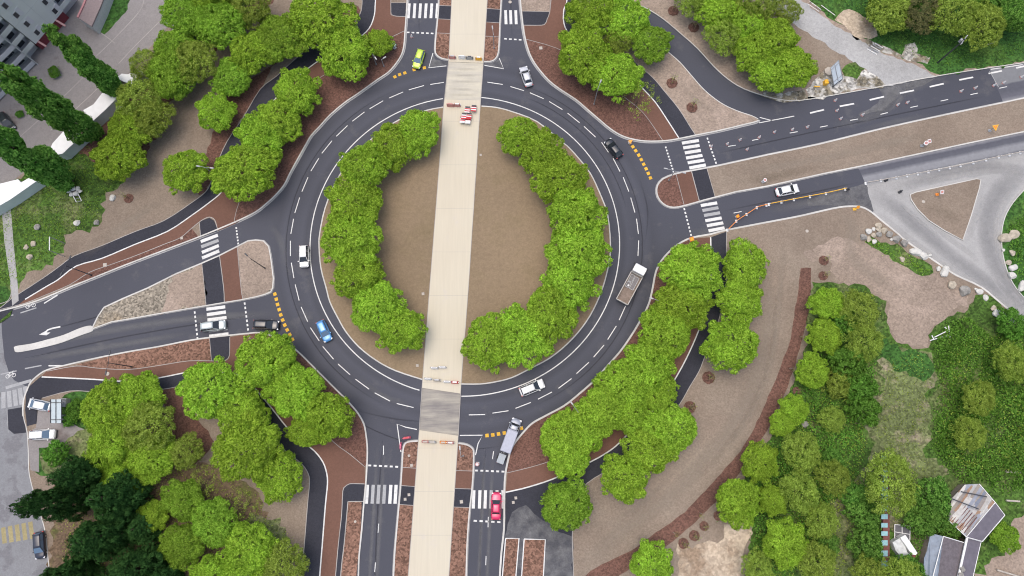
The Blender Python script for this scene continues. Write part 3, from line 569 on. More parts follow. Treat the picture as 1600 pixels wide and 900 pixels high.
# --- road markings
z1 = ZR+.012
def dash(mb, a, b, w_=.16, z=z1): ribbon(mb, W([a, b]), w_, None, z)
def T(ox, oy, *q): return [(ox+q[i]/4, oy+q[i+1]/4) for i in range(0, len(q), 2)]
ring = W(RING)
ribbon(white, [RC+Vector((math.cos(a), math.sin(a), 0))*28.93 for a in np.linspace(math.atan2((G(692.5,155.5)-RC).y, (G(692.5,155.5)-RC).x), math.atan2((G(656,608)-RC).y, (G(656,608)-RC).x)+2*math.pi, 80)], .185, None, z1)
ribbon(white, [RC+Vector((math.cos(a), math.sin(a), 0))*28.93 for a in np.linspace(math.atan2((G(721,617.5)-RC).y, (G(721,617.5)-RC).x), math.atan2((G(752,153.5)-RC).y, (G(752,153.5)-RC).x), 80)], .185, None, z1)
RD = [(400,0,1090,528,1175,515),(400,0,955,562,1050,535),(400,0,832,613,920,575),(400,0,710,680,795,630),(400,0,602,758,678,700),(400,0,502,852,572,785),(400,225,412,58,475,-20),(400,225,343,170,392,90),(400,225,287,298,325,208),(400,225,243,430,273,335),(400,225,218,562,235,468),(400,225,215,700,215,605),(400,225,237,838,221,742),(400,450,270,78,245,-22),(400,450,323,210,282,118),(400,450,395,330,340,248),(400,450,485,445,417,365),(400,450,588,542,513,475),(400,450,707,632,622,570),(400,450,838,707,742,655),(400,450,985,747,880,722),(400,450,1330,793,1432,791),(400,450,1478,782,1578,767),(800,450,22,752,118,715),(800,450,162,695,250,650),(800,450,290,627,372,566),(800,450,403,535,480,465),(800,450,510,432,575,357),(800,450,598,322,652,237),(800,450,670,200,710,112),(800,225,787,700,792,603),(800,225,790,562,778,467),(800,225,768,428,742,335),(800,225,730,297,695,208),(800,225,675,172,632,90),(800,225,603,52,560,-10),(800,0,522,857,450,790),(800,0,423,768,347,707),(800,0,315,685,233,635),(800,0,198,617,112,580),(800,0,75,567,-10,541),(400,0,1542,528,1447,514)]
for r in RD:
    a, b = T(r[0], r[1], *r[2:]); dash(white, a, b, .155)
def bars(mb, L, w_, z=z1):
    for a, b in L: dash(mb, a, b, w_, z)
# zebra crossings
zb = []
for q in ((1255,610,1362,568),(1262,695,1370,645),(1263,718,1372,668)): pass
bars(white, [T(0,225,1255,610,1362,570), T(0,225,1262,678,1368,635), T(0,225,1263,713,1370,668)], .62); bars(worn, [T(0,225,1258,643,1366,602)], .62)
bars(white, [T(0,450,1290,133,1408,118), T(0,450,1293,167,1412,150), T(0,450,1297,200,1416,185), T(0,450,1308,302,1428,287)], .6); bars(worn, [T(0,450,1300,235,1418,218), T(0,450,1304,268,1422,253)], .6)
for i in range(6):
    x = 948+i*35.3; bars(white, [((400+(x+10)/4, 5.5), (400+(x+4)/4, 28.5))], .55)
for x in (790.3, 798, 806.2): bars(white, [((x-.4, 16), (x+.4, 38))], .55)
for i, x in enumerate((697,733,769,805,843,876)):
    bars(worn if i in (1, 2, 3) else white, [((400+x/4, 757.5), (400+(x-7)/4, 787))], .56)
for i, x in enumerate((1362,1400,1435,1470,1507,1543)):
    bars(white if i != 3 else worn, [((400+x/4, 766), (400+(x-4)/4, 794.5))], .52)
bars(white, [T(800,225,1062,-5,1168,-22), T(800,225,1070,25,1172,9), T(800,225,1080,56,1180,40), T(800,225,1088,88,1190,71), T(800,225,1098,118,1202,101), T(800,225,1108,150,1211,131)], .62)
bars(white, [T(800,225,1180,385,1282,368), T(800,225,1208,480,1310,462), T(800,225,1218,511,1320,493), T(800,225,1228,543,1328,524)], .6); bars(worn, [T(800,225,1190,416,1290,398), T(800,225,1200,447,1300,430)], .6)
bars(worn, [((5.5,612.5),(5.5,638)), ((14,611),(15.5,636)), ((22.5,609),(25,634)), ((31,606.5),(34,632)), ((39,604),(41,614))], .75); bars(worn, [((9,606),(49,594.5))], .55)
yel = MB(); yold = MB()
bars(yold, [((5+i*10.6,824-i*2.2),(7.5+i*10.8,849-i*1.8)) for i in range(5)], .75)
# transverse rows of short dashes
def row(a, b, n, w_=.3, f=.55, mb=white):
    A, Bq = Vector((*a, 0)), Vector((*b, 0))
    for i in range(n):
        p, q = A.lerp(Bq, (i+.5-f/2)/n), A.lerp(Bq, (i+.5+f/2)/n); dash(mb, (p.x, p.y), (q.x, q.y), w_)
row((369,354),(372.5,383),6); row((304,485),(309,532),7); row((382,471),(388,518),7); row((634,50.5),(679,52.5),6); row((786,60.5),(816.5,62.5),4)
row((573.5,727),(624,729.5),6); row((740.5,735),(790,737),6); row((738,813.5),(784,816),5); row((1039.5,228),(1053,271),9); row((1104.5,214),(1119.5,257),8); row((1068.5,324),(1080.5,370),8)
for r in ((400,675,797,85,797,142),(400,675,767,573,763,630),(400,675,747,815,742,875),(400,675,1485,120,1478,170),(400,675,1452,530,1450,595),(400,675,1438,775,1436,832),(800,225,1350,15,1398,8),(800,0,1500,878,1540,870),(800,225,1385,432,1435,422)):
    a, b = T(r[0], r[1], *r[2:]); dash(white, a, b, .14)
for q in ((135,832,185,823),(325,795,372,786),(513,753,562,744),(703,715,748,704),(890,672,937,662),(1078,632,1125,622),(1265,592,1310,582),(1445,552,1493,542)):
    dash(white, *T(1200,0,*q), .15, z1+.004)
for q in ((262,707,350,686),(448,665,538,648),(635,625,725,604),(823,583,912,565),(1010,543,1098,523),(1195,500,1282,483),(1378,460,1462,443),(1550,425,1640,406)):
    dash(white, *T(1200,0,*q), .32, z1+.004)
dash(white, (1187,183.5), (1206,188.5), .16); dash(white, (1186,192), (1241,181.5), .16); dash(white, (1548,108.5), (1598,101), .16, z1+.004); dash(worn, (1546,111), (1560,136), .12, z1+.004)
for a, b in (((-20,502),(0,497)),((0,497),(21,492)),((32,489),(57,481)),((69,474),(90,461)),((1,585),(26,579.5)),((39,576),(65,571)),((76,571.5),(99,571.5))): dash(worn if a[0] < 60 else white, a, b, .22)
dash(worn, (11,638), (13,676), .08, z1+.002)
for q in ([(676.5,83),(670,106),(697.5,103)], [(780,91),(787,107.5),(757,102.2)], [(626.5,706),(624.5,692),(620.5,662.5),(634,667.5),(651.5,671)], [(718.5,680.3),(754,680),(747,693),(743,711)]):
    ribbon(white, W(q), .17, None, z1+.001)
# turning arrow and two cycle symbols
ribbon(white, W([(94.5,510.5),(82,513),(75,515.5),(70,520)]), .28, None, z1+.003)
white.prism(W([(61,523),(75,515),(73,519.5),(79,519.5),(73,524)]), None, z1+.006)
def bike(px, py, s, rz):
    c = G(px, py); m = MB(); k_ = lambda x, y: (c.x+s*(x*math.cos(rz)-y*math.sin(rz)), c.y+s*(x*math.sin(rz)+y*math.cos(rz)))
    for wx in (-.55, .55):
        ribbon(white, [Vector((*k_(wx+.33*math.cos(a), .33*math.sin(a)), 0)) for a in np.linspace(0, 2*math.pi, 13)], .10*s, None, z1+.004)
    for q in ([(-.55,0),(-.15,.5),(.4,.5),(.55,0)], [(-.15,.5),(0,0),(.4,.5)], [(-.55,0),(0,0)], [(.4,.5),(.33,.75),(.6,.75)], [(-.3,.62),(0,.62)]):
        ribbon(white, [Vector((*k_(*p), 0)) for p in q], .10*s, None, z1+.0045)
bike(48, 478, 1.0, .25); bike(17, 587, 1.0, .2)
# yellow temporary give-way blocks
YM = [(617,120),(624.5,116.5),(632.5,114),(647,109),(663,106),(761,680.5),(770,679.5),(779,678),(788,676.5),(814.5,669)]+T(400,450,118,38,127,70,135,103,145,135,155,168,167,200,180,232,195,262,211,292,228,322)+[(984,222)]+T(800,225,738,-8,755,17,773,42,792,70,808,98,823,127,838,155,852,184,865,212)
for i, p in enumerate(YM):
    c = G(*p); q = YM[i+1] if i+1 < len(YM) and (G(*YM[i+1])-c).length < 3 else YM[i-1]; t_ = (G(*q)-c).normalized(); n_ = Vector((-t_.y, t_.x, 0))
    yel.prism([c+t_*.3*a+n_*.3*b for a, b in ((-1,-1),(1,-1),(1,1),(-1,1))], None, z1+.003)
struct(edge.build('path_edging', M['edge'])); struct(white.build('road_marking', M['paint'])); struct(worn.build('road_marking', M['paint_worn'])); struct(yel.build('road_marking', M['paint_yellow'])); struct(yold.build('road_marking', M['paint_yellow_old']))
# ------------------------------------------------------------------ foliage
def leaf_mat(name, c_lo, c_hi, trans=.48, hue=.0, sc=.35):
    m = bpy.data.materials.new(name); m.use_nodes = True; t = m.node_tree; t.nodes.clear()
    gi = t.nodes.new('ShaderNodeNewGeometry'); oi = t.nodes.new('ShaderNodeObjectInfo')
    col = ramp(t, gi.outputs['Random Per Island'], [(0, c_lo), (1, c_hi)])
    f = ramp(t, noise(t, coord(t), sc, 2), [(.35, (.82,)*3), (.65, (1.14,)*3)])
    col = mix(t, 1, col, f, 'MULTIPLY')
    hs = t.nodes.new('ShaderNodeHueSaturation')
    mr = t.nodes.new('ShaderNodeMapRange'); mr.inputs[3].default_value = .499; mr.inputs[4].default_value = .512
    t.links.new(oi.outputs['Random'], mr.inputs[0]); t.links.new(mr.outputs[0], hs.inputs['Hue'])
    mr = t.nodes.new('ShaderNodeMapRange'); mr.inputs[3].default_value = .86; mr.inputs[4].default_value = 1.12
    t.links.new(oi.outputs['Random'], mr.inputs[0]); t.links.new(mr.outputs[0], hs.inputs['Value'])
    t.links.new(col, hs.inputs['Color'])
    d_ = t.nodes.new('ShaderNodeBsdfDiffuse'); tr = t.nodes.new('ShaderNodeBsdfTranslucent'); mx = t.nodes.new('ShaderNodeMixShader'); o = t.nodes.new('ShaderNodeOutputMaterial')
    mx.inputs[0].default_value = trans
    t.links.new(hs.outputs[0], d_.inputs[0]); t.links.new(hs.outputs[0], tr.inputs[0])
    t.links.new(d_.outputs[0], mx.inputs[1]); t.links.new(tr.outputs[0], mx.inputs[2]); t.links.new(mx.outputs[0], o.inputs[0])
    return m
M['leaf_lime'] = leaf_mat('lime_leaves', (.14, .265, .016), (.54, .76, .10))
M['leaf_green'] = leaf_mat('green_leaves', (.12, .24, .016), (.42, .62, .09))
M['leaf_olive'] = leaf_mat('olive_leaves', (.15, .22, .022), (.48, .60, .125))
M['leaf_poplar'] = leaf_mat('poplar_leaves', (.045, .14, .018), (.24, .44, .085), .35)
M['leaf_dark'] = leaf_mat('dark_needles', (.018, .052, .014), (.058, .135, .036), .1)
M['leaf_bush'] = leaf_mat('bush_leaves', (.05, .14, .014), (.21, .41, .07), .35)
M['leaf_brown'] = leaf_mat('brownish_leaves', (.09, .10, .035), (.17, .16, .07), .2)
M['bark'] = plain('bark', (.13, .10, .075), .95, var=.25)
def quads(P, N, L, Wd, rng, name, mat, T=None):
    "one small folded leaf per row of P with normal N"
    n = len(P); N = N/np.linalg.norm(N, axis=1, keepdims=True)
    r = rng.normal(size=(n, 3)) if T is None else T
    t = r-(r*N).sum(1, keepdims=True)*N; t /= np.linalg.norm(t, axis=1, keepdims=True)+1e-9
    b = np.cross(N, t); L = L*rng.uniform(.6, 1.3, (n, 1)); Wd = Wd*rng.uniform(.7, 1.25, (n, 1))
    V = np.empty((n, 4, 3)); V[:, 0] = P-t*L*.5; V[:, 1] = P+b*Wd*.5-t*L*.05; V[:, 2] = P+t*L*.5-N*L*.12; V[:, 3] = P-b*Wd*.5-t*L*.05
    me = bpy.data.meshes.new(name); me.vertices.add(4*n); me.vertices.foreach_set('co', V.reshape(-1))
    me.loops.add(4*n); me.loops.foreach_set('vertex_index', np.arange(4*n, dtype=np.int32))
    me.polygons.add(n); me.polygons.foreach_set('loop_start', np.arange(0, 4*n, 4, dtype=np.int32))
    try: me.polygons.foreach_set('loop_total', np.full(n, 4, dtype=np.int32))
    except Exception: pass
    me.materials.append(mat); me.update(calc_edges=True); me.validate()
    return me
def unit(v): return v/(np.linalg.norm(v, axis=-1, keepdims=True)+1e-9)
def crown_pts(rng, lobes, ntuft, nleaf, tr, zmin=-.45):
    "tufts of leaves on the outer skin of a cluster of lobes"
    C_ = np.array([l[0] for l in lobes]); S = np.array([l[1] for l in lobes])
    w_ = (S[:, 0]*S[:, 1])**1.0; w_ = w_/w_.sum(); P = []; N = []
    while len(P) < ntuft:
        i = rng.choice(len(lobes), p=w_); u = unit(rng.normal(size=3))
        if u[2] < zmin: continue
        rad = rng.uniform(.82, 1.03); p = C_[i]+S[i]*u*rad
        q = np.sqrt((((p-C_)/S)**2).sum(1)); q[i] = 9
        if q.min() < .86: continue
        P.append(p); N.append(unit(u/S[i]))
    P = np.array(P); N = np.array(N)
    k_ = rng.integers(int(nleaf*.7), int(nleaf*1.3), len(P)); idx = np.repeat(np.arange(len(P)), k_)
    ts = rng.uniform(.7, 1.35, len(P))[idx][:, None]*tr
    h = unit(rng.normal(size=(len(idx), 3))); o_ = N[idx]
    h = h+o_*.55; h = unit(h)
    pts = P[idx]+h*ts*rng.uniform(.5, 1.05, (len(idx), 1)); nr = unit(h*.75+o_*.35+rng.normal(size=h.shape)*.35+np.array([0, 0, .25]))
    rad = pts*np.array([1, 1, .25]); rad[:, 2] += .0; T_ = unit(unit(rad)*1.0+h*.9+rng.normal(size=h.shape)*.35)
    return pts, nr, T_
def lobes_dome(rng, R, H, zc, n, flat=.62):
    L = [(np.array([0, 0, zc]), np.array([R*.84, R*.84, H*.5]))]
    for i in range(n):
        a = 2*math.pi*(i+rng.uniform(-.35, .35))/n*1.0; rr = R*rng.uniform(.52, .70)
        s = R*rng.uniform(.27, .40)
        L.append((np.array([rr*math.cos(a), rr*math.sin(a), zc+H*rng.uniform(-.22, .16)]), np.array([s, s, s*flat*1.15])))
    for i in range(n*2):
        a = rng.uniform(0, 6.28); rr = R*rng.uniform(.80, 1.04); s = R*rng.uniform(.10, .20)
        L.append((np.array([rr*math.cos(a), rr*math.sin(a), zc+H*rng.uniform(-.25, .08)]), np.array([s, s, s*.8])))
    for i in range(n):
        a = rng.uniform(0, 6.28); rr = R*rng.uniform(.1, .6); s = R*rng.uniform(.16, .32)
        L.append((np.array([rr*math.cos(a), rr*math.sin(a), zc+H*(.40-.28*(rr/R)**2)*rng.uniform(.75, 1.1)]), np.array([s, s, s*.8])))
    return L
def trunk_mesh(rng, h, r, R, ztop, nb=7):
    mb = MB(); mb.tube([(0, 0, -.15), (0, 0, .1), (rng.uniform(-.1, .1), rng.uniform(-.1, .1), h*.5), (0, 0, h)], [r*1.5, r*1.1, r*.9, r*.75], 9)
    for i in range(nb):
        a = 2*math.pi*i/nb+rng.uniform(-.3, .3); e_ = R*rng.uniform(.55, .8); z2 = ztop*rng.uniform(.75, 1)
        mb.tube([(0, 0, h*rng.uniform(.75, .98)), (e_*.35*math.cos(a), e_*.35*math.sin(a), h+(z2-h)*.5), (e_*math.cos(a+.15), e_*math.sin(a+.15), z2)], [r*.5, r*.32, r*.1], 6, cap=False)
    mb.tube([(0, 0, h*.95), (.1, .1, ztop)], [r*.6, r*.15], 6, cap=False)
    return mb
PRO = {}
def proto_tree(key, seed, R, H, zc, ntuft, nleaf, tr, ll, lw, mat, nl=9, th=2.6, tw=.2, cat='tree', name='broadleaf_tree', flat=.62, zmin=-.35):
    rng = np.random.default_rng(seed); lob = lobes_dome(rng, R, H, zc, nl, flat)
    p, n, t_ = crown_pts(rng, lob, ntuft, nleaf, tr, zmin)
    if key != 'sparse':
        q = unit(rng.normal(size=(int(1300*R/5), 3)))*np.array([R*.78, R*.78, H*.42])*rng.uniform(.6, .97, (int(1300*R/5), 1))+np.array([0, 0, zc-.2])
        p = np.r_[p, q]; n = np.r_[n, rng.normal(size=q.shape)*.4+np.array([0, 0, 1])]; t_ = np.r_[t_, unit(rng.normal(size=q.shape))]
    me = quads(p, n, ll, lw, rng, 'crown', M[mat], t_)
    tb = trunk_mesh(rng, th, tw, R, zc+H*.25)
    PRO.setdefault(key, []).append((name, me, tb, zc, R, cat))
def tree(key, px, py, rpx, label, group, var=None, seed=[0], mat=None, zs=1.0):
    rpx = rpx*(.925 if rpx > 26 else .95); seed[0] += 1; r = random.Random(seed[0]*7+1); L = PRO[key]; i = (seed[0] if var is None else var) % len(L)
    name, me, tb, zc, R, cat = L[i]
    s = rpx*m_per_px(px, py, zc)/R; zc_ = zc*s*zs; s = rpx*m_per_px(px, py, zc_)/R; zc_ = zc*s*zs+ZB
    P = G(px, py, zc_); root = empty(name, (P.x, P.y, ZB), r.uniform(0, 6.28), label, cat, group)
    root.scale = (s*r.uniform(.94, 1.12), s*r.uniform(.94, 1.12), s*zs*r.uniform(.92, 1.08))
    if isinstance(me, bpy.types.Mesh):
        mm = me if mat is None else PRO.get((me.name, mat))
        if mm is None: mm = me.copy(); mm.materials[0] = M[mat]; PRO[(me.name, mat)] = mm
        c_ = bpy.data.objects.new('crown', mm); C.objects.link(c_); c_.parent = root
    if isinstance(tb, MB): tb_o = tb.build('trunk', M['bark'], root, flat=False); L[i] = (name, me, tb_o.data, zc, R, cat)
    else: tb_o = bpy.data.objects.new('trunk', tb); C.objects.link(tb_o); tb_o.parent = root
    return root
for s_ in range(6): proto_tree('plane', 100+s_, 4.75, 4.3, 5.0, 1050, 20, .40, .46, .17, 'leaf_lime', nl=8+s_ % 3)
for s_ in range(3): proto_tree('thin', 200+s_, 4.4, 5.0, 5.6, 560, 17, .45, .38, .15, 'leaf_olive', nl=9)
for s_ in range(3): proto_tree('bush', 300+s_, 2.6, 3.2, 2.0, 230, 24, .34, .30, .18, 'leaf_bush', nl=7, th=.8, tw=.08, cat='bush', name='bush')
proto_tree('sparse', 400, 3.2, 3.4, 3.6, 90, 12, .45, .26, .14, 'leaf_olive', nl=7, th=1.2, tw=.09)
def poplar_proto(seed, H, R):
    rng = np.random.default_rng(seed); lob = []
    for i in range(40):
        z = 2.2+(H-3.2)*i/39; rr = R*(1-abs((i/39)-.38)**1.6*1.35)*rng.uniform(.72, 1.0); a = rng.uniform(0, 6.28); o_ = rng.uniform(.1, .62)*R
        lob.append((np.array([o_*math.cos(a), o_*math.sin(a), z]), np.array([max(rr, .35)*rng.uniform(.4, .75), max(rr, .35)*rng.uniform(.4, .75), rng.uniform(1, 1.9)])))
    p, n, t_ = crown_pts(rng, lob, 1900, 15, .42, -.7)
    t_[:, 2] += .8; me = quads(p, n, .50, .28, rng, 'crown', M['leaf_poplar'], unit(t_))
    mb = MB(); mb.tube([(0, 0, -.1), (0, 0, 2), (0, 0, H*.5), (0, 0, H-1)], [.45, .32, .2, .05], 9)
    for i in range(14):
        a = i*2.4; z = 2+i*(H-5)/14; mb.tube([(0, 0, z), (R*.3*math.cos(a), R*.3*math.sin(a), z+1.3), (R*.5*math.cos(a), R*.5*math.sin(a), z+3)], [.09, .06, .02], 5, cap=False)
    return ('poplar_tree', me, mb, 0, R, 'poplar')
PRO['poplar'] = [poplar_proto(500, 22, 3.0), poplar_proto(501, 22, 3.0)]
def conifer_proto(seed, H, R):
    rng = np.random.default_rng(seed); lob = []
    for i in range(46):
        f = (i+.5)/46; z = 1.2+(H-2.2)*f; rr = R*(1-f**2.4)*.80+.25; a = i*2.4+rng.uniform(-.5, .5); s_ = (.30+.38*(1-f))*rng.uniform(.7, 1.25)*R*.42
        lob.append((np.array([rr*rng.uniform(.55, 1)*math.cos(a), rr*rng.uniform(.55, 1)*math.sin(a), z]), np.array([s_, s_, s_*.75])))
        if i % 3 == 0: lob.append((np.array([0, 0, z]), np.array([rr*.75, rr*.75, 1.1])))
    p, n, t_ = crown_pts(rng, lob, 1700, 16, .42, -.5)
    me = quads(p, n, .52, .17, rng, 'crown', M['leaf_dark'], t_)
    mb = MB(); mb.tube([(0, 0, -.1), (0, 0, H*.5), (0, 0, H-.6)], [.36, .22, .05], 8)
    for i in range(16): a = i*2.4; z = 1.5+i*(H-4)/16; L = R*(1-(i/16)**2)*.7; mb.tube([(0, 0, z), (L*math.cos(a), L*math.sin(a), z+.3)], [.08, .02], 4, cap=False)
    return ('conifer', me, mb, 0, R, 'conifer')
PRO['conifer'] = [conifer_proto(600, 14, 4.6), conifer_proto(601, 14, 4.6)]
def tall(key, bx, by, tx, ty, wpx, label, group, var=0):
    "tree standing at picture point b whose top shows at t"
    name, me, tb, zc, R, cat = PRO[key][var]; B0 = G(bx, by, ZB); H0 = {'poplar': 22.0, 'conifer': 14.0}[key]
    best = min(np.linspace(3, 34, 125), key=lambda h: (G(tx, ty, h)-Vector((B0.x, B0.y, h))).length)
    best_xy = G(tx, ty, best)
    root = empty(name, (B0.x, B0.y, ZB), var*1.7+bx, label, cat, group)
    s = wpx*m_per_px(bx, by, best*.4)/R; root.scale = (s, s, best/H0)
    c_ = bpy.data.objects.new('crown', me); C.objects.link(c_); c_.parent = root
    if isinstance(tb, MB): o = tb.build('trunk', M['bark'], root, flat=False); PRO[key][var] = (name, me, o.data, zc, R, cat)
    else: o = bpy.data.objects.new('trunk', tb); C.objects.link(o); o.parent = root
ordn = ['topmost', 'second', 'third', 'fourth', 'fifth', 'sixth', 'seventh', 'eighth', 'ninth', 'tenth', 'eleventh', 'twelfth']
# crescents of the central island
gw = 'trees along the west rim of the central island'; ge = 'trees along the east rim of the central island'
for i, (x, y, r) in enumerate([(654,206,35),(611,228,37),(570,262,42),(553,318,44),(548,375,44),(560,430,40),(588,478,42),(627,516,38)]):
    tree('plane', x, y, r, f'{ordn[i]} lime green tree from the top, in the left crescent on the roundabout island'.replace('topmost lime green tree from the top', 'topmost lime green tree'), gw)
for i, (x, y, r) in enumerate([(812,210,33),(846,240,38),(876,282,43),(899,335,47),(903,390,48),(890,442,46),(858,487,45),(815,524,45),(764,535,42)]):
    tree('plane', x, y, r, f'{ordn[i]} lime green tree from the top, in the right crescent on the roundabout island'.replace('topmost lime green tree from the top', 'topmost lime green tree'), ge)
gn = 'trees beside the northwest cycle path'
for x, y, r, l in [(540,80,42,'lime tree on bark bed, just left of the small sapling by the lime car'),(593,68,21,'small young tree on bark bed beside the green bin near the north entry'),(462,142,38,'rounded lime tree on the bark bed, upper of the row beside the ring road'),(432,188,38,'lime tree between two others midway along the northwest bark bed'),(408,216,36,'lime tree just above the large lowest crown of the northwest bark bed'),(383,266,49,'large lowest lime tree of the northwest bark bed, above the west entry')]:
    tree('plane', x, y, r, l, gn)
for x, y, r, k_, l in [(500,28,50,'plane','big lime tree at the top edge left of the curving dark footpath'),(436,58,42,'plane','lime tree on the soil, left of the big one at the top edge'),(396,80,38,'plane','tree with slightly olive crown in the inner northwest row'),(362,122,31,'plane','small round lime tree on soil beside the dark footpath, above two more round ones'),(336,175,33,'plane','round lime tree alone on brown soil, middle of three in a slanting row'),(288,266,37,'plane','round lime tree alone on brown soil, lowest of the slanting row'),(330,-20,45,'plane','tree cut by the top edge beside the dark bark strip')]:
    tree(k_, x, y, r, l, 'trees on the northwest soil strip', mat='leaf_green' if r in (42, 31) else None)
for x, y, r, k_, l in [(292,18,38,'plane','tree at the top edge between grey street and bark strip'),(345,38,42,'plane','dull olive tree beside the dark bark strip at the top left'),(392,12,36,'thin','thin olive tree above the dark bark strip at the top'),(272,72,34,'plane','tree over the end of the white wall near the grey street'),(302,95,38,'thin','olive tree just left of the brown path bend'),(270,118,40,'plane','tree leaning over the white wall, uppermost of the dense hedge row'),(226,100,24,'thin','small pale tree overlapping the grey side of the white wall'),(215,158,40,'thin','olive tree in the hedge row between white wall and brown path'),(236,182,36,'thin','olive tree at the brown path edge, middle of the hedge row'),(204,200,36,'plane','round green tree next to the last visible white wall piece'),(186,246,40,'plane','lowest round tree of the hedge row, above the brown tree pit')]:
    tree(k_, x, y, r, l, 'hedge row trees by the white wall', mat={'plane': 'leaf_green', 'thin': None}[k_] if y < 180 else None)
for bx, by, tx, ty, w_, l in [(188,142,80,46,20,'slim poplar leaning furthest over the building entrance, topmost of the poplars'),(194,150,122,58,19,'shorter poplar between the topmost poplar and the white wall'),(152,218,-8,100,26,'tall poplar whose base stands between two white wall pieces'),(112,284,-60,185,28,'lowest tall poplar cut by the left edge, standing on the lawn')]:
    tall('poplar', bx, by, tx, ty, w_, l, 'poplars by the white wall', var=(bx//10) % 2)
gs_ = 'trees beside the southwest path'
for x, y, r, l in [(415,562,48,'big lime tree on bark just below the west exit with the dark estate car'),(462,612,42,'lime tree in the middle of the southwest bark bed by the ring road'),(514,652,41,'lime tree at the right end of the southwest bark bed'),(482,672,32,'smaller lime tree tucked left of the last one on the southwest bark bed'),(440,590,36,'lime tree squeezed between the two largest of the southwest bark bed')]:
    tree('plane', x, y, r, l, gs_)
for x, y, r, k_, l in [(328,608,45,'plane','round lime tree just below the red cycle path, right of the bark patch'),(376,648,40,'plane','lime tree on the inner side of the southwest footpath'),(388,700,52,'plane','large lime tree left of the southwest footpath bend'),(436,745,38,'plane','lime tree hanging over the footpath where it turns straight down'),(165,640,46,'plane','large lime tree right of the glass shelter'),(214,622,38,'plane','lime tree below the footpath, left of the bark patch'),(232,668,40,'thin','see through olive tree over the bark patch'),(172,700,38,'plane','lime tree directly above the dark conifers'),(236,716,38,'plane','lime tree between bark patch and dark conifers'),(190,752,34,'plane','lime tree touching the top of the dark conifers'),(290,705,28,'thin','thin tree over the lower tip of the bark patch'),(286,782,33,'plane','lime tree with grey twigs at its right side, lower left'),(238,806,24,'plane','small round lime tree right against the dark conifers'),(335,818,36,'plane','lime tree with gaps on the brown lawn, lower left'),(285,852,36,'plane','lime tree at the right edge of the conifer group near the bottom'),(390,860,42,'plane','lime tree near the bottom, left of the dark footpath'),(445,885,38,'thin','thin olive tree at the bottom edge touching the dark footpath'),(330,900,34,'plane','lime tree cut by the bottom edge beside the conifers'),(385,790,24,'sparse','sparse bush on the brown lawn west of the footpath'),(320,750,24,'sparse','sparse twiggy bush below the bark patch')]:
    tree(k_, x, y, r, l, 'trees on the southwest lawn', mat='leaf_green' if r in (33, 36) else None)
for bx, by, tx, ty, w_, l in [(140,775,12,780,34,'dark conifer leaning furthest over the left street'),(160,740,75,733,34,'dark conifer at the upper end of the conifer group'),(215,768,135,757,36,'dark conifer under the lime trees, upper right of its group'),(190,830,105,828,40,'dark conifer in the middle of its group'),(240,880,165,878,42,'dark conifer at the right of its group near the bottom'),(140,892,40,895,36,'dark conifer at the bottom left beside the black parked car'),(235,820,200,812,30,'dark conifer hugging the small round lime tree'),(195,930,110,935,38,'dark conifer cut by the bottom edge'),(205,795,150,800,32,'dark conifer right of the two uppermost ones, in the middle of the mass'),(270,905,215,912,34,'dark conifer at the bottom edge, rightmost of its group'),(130,735,112,725,22,'small dark conifer below the bush by the parked white car')]:
    tall('conifer', bx, by, tx, ty, w_, l, 'dark conifers by the left street', var=bx % 2)
gb = 'trees on the northeast bark bed'
for x, y, r, l in [(925,14,40,'lime tree at the top edge over the northeast bark bed'),(975,28,38,'lime tree right of the top edge one, over the northeast footpath'),(1018,65,33,'round deep green tree beside the curving dark access road'),(912,84,43,'largest lime tree on the northeast bark bed near the silver car'),(962,118,40,'lime tree lowest on the northeast bark bed')]:
    tree('plane', x, y, r, l, gb, mat='leaf_green' if x == 1018 else None)
tree('sparse', 998, 153, 30, 'almost leafless bush on the northeast bark bed above the dark car', gb); tree('thin', 966, 62, 24, 'thin olive tree enclosed by the lime trees of the northeast bed', gb)
for x, y, r, k_, l in [(1125,12,42,'plane','olive lime tree at the top edge right of the curving access road'),(1168,38,36,'plane','lime tree in the middle of the northeast copse'),(1130,55,30,'thin','pale thin tree on the left rim of the northeast copse'),(1180,78,36,'plane','lime tree right above the bend of the dark access road'),(1212,62,36,'plane','lime tree beside the dirt road, upper right of the copse'),(1240,104,37,'plane','round lime tree left of the white notice board'),(1205,112,34,'plane','lowest lime tree of the northeast copse, above the kerb'),(1228,18,22,'thin','brownish bush between copse and dirt road'),(1085,-8,32,'thin','thin tree cut by the top edge above the young staked trees'),(1175,0,36,'thin','olive tree at the top edge in the northeast copse')]:
    tree(k_, x, y, r, l, 'copse between access road and dirt road')
for x, y, r, k_, m_, l in [(1388,16,36,'plane','leaf_olive','yellowish round tree on the northeast lawn beside the bare earth'),(1438,12,36,'thin','leaf_brown','brownish tree second from the left on the northeast lawn'),(1488,18,38,'thin','leaf_olive','olive tree in the middle of the northeast lawn row'),(1535,36,36,'thin','leaf_olive','olive tree with loose crown above the grey lying pole'),(1585,15,38,'plane','leaf_poplar','dark green tree at the top right corner'),(1410,-12,36,'plane','leaf_bush','green tree cut by the top edge on the northeast lawn'),(1545,-12,32,'plane','leaf_bush','dark tree cut by the top edge near the right corner')]:
    tree(k_, x, y, r, l, 'trees on the northeast lawn', mat=m_)
gd = 'trees on the southeast bark bed'
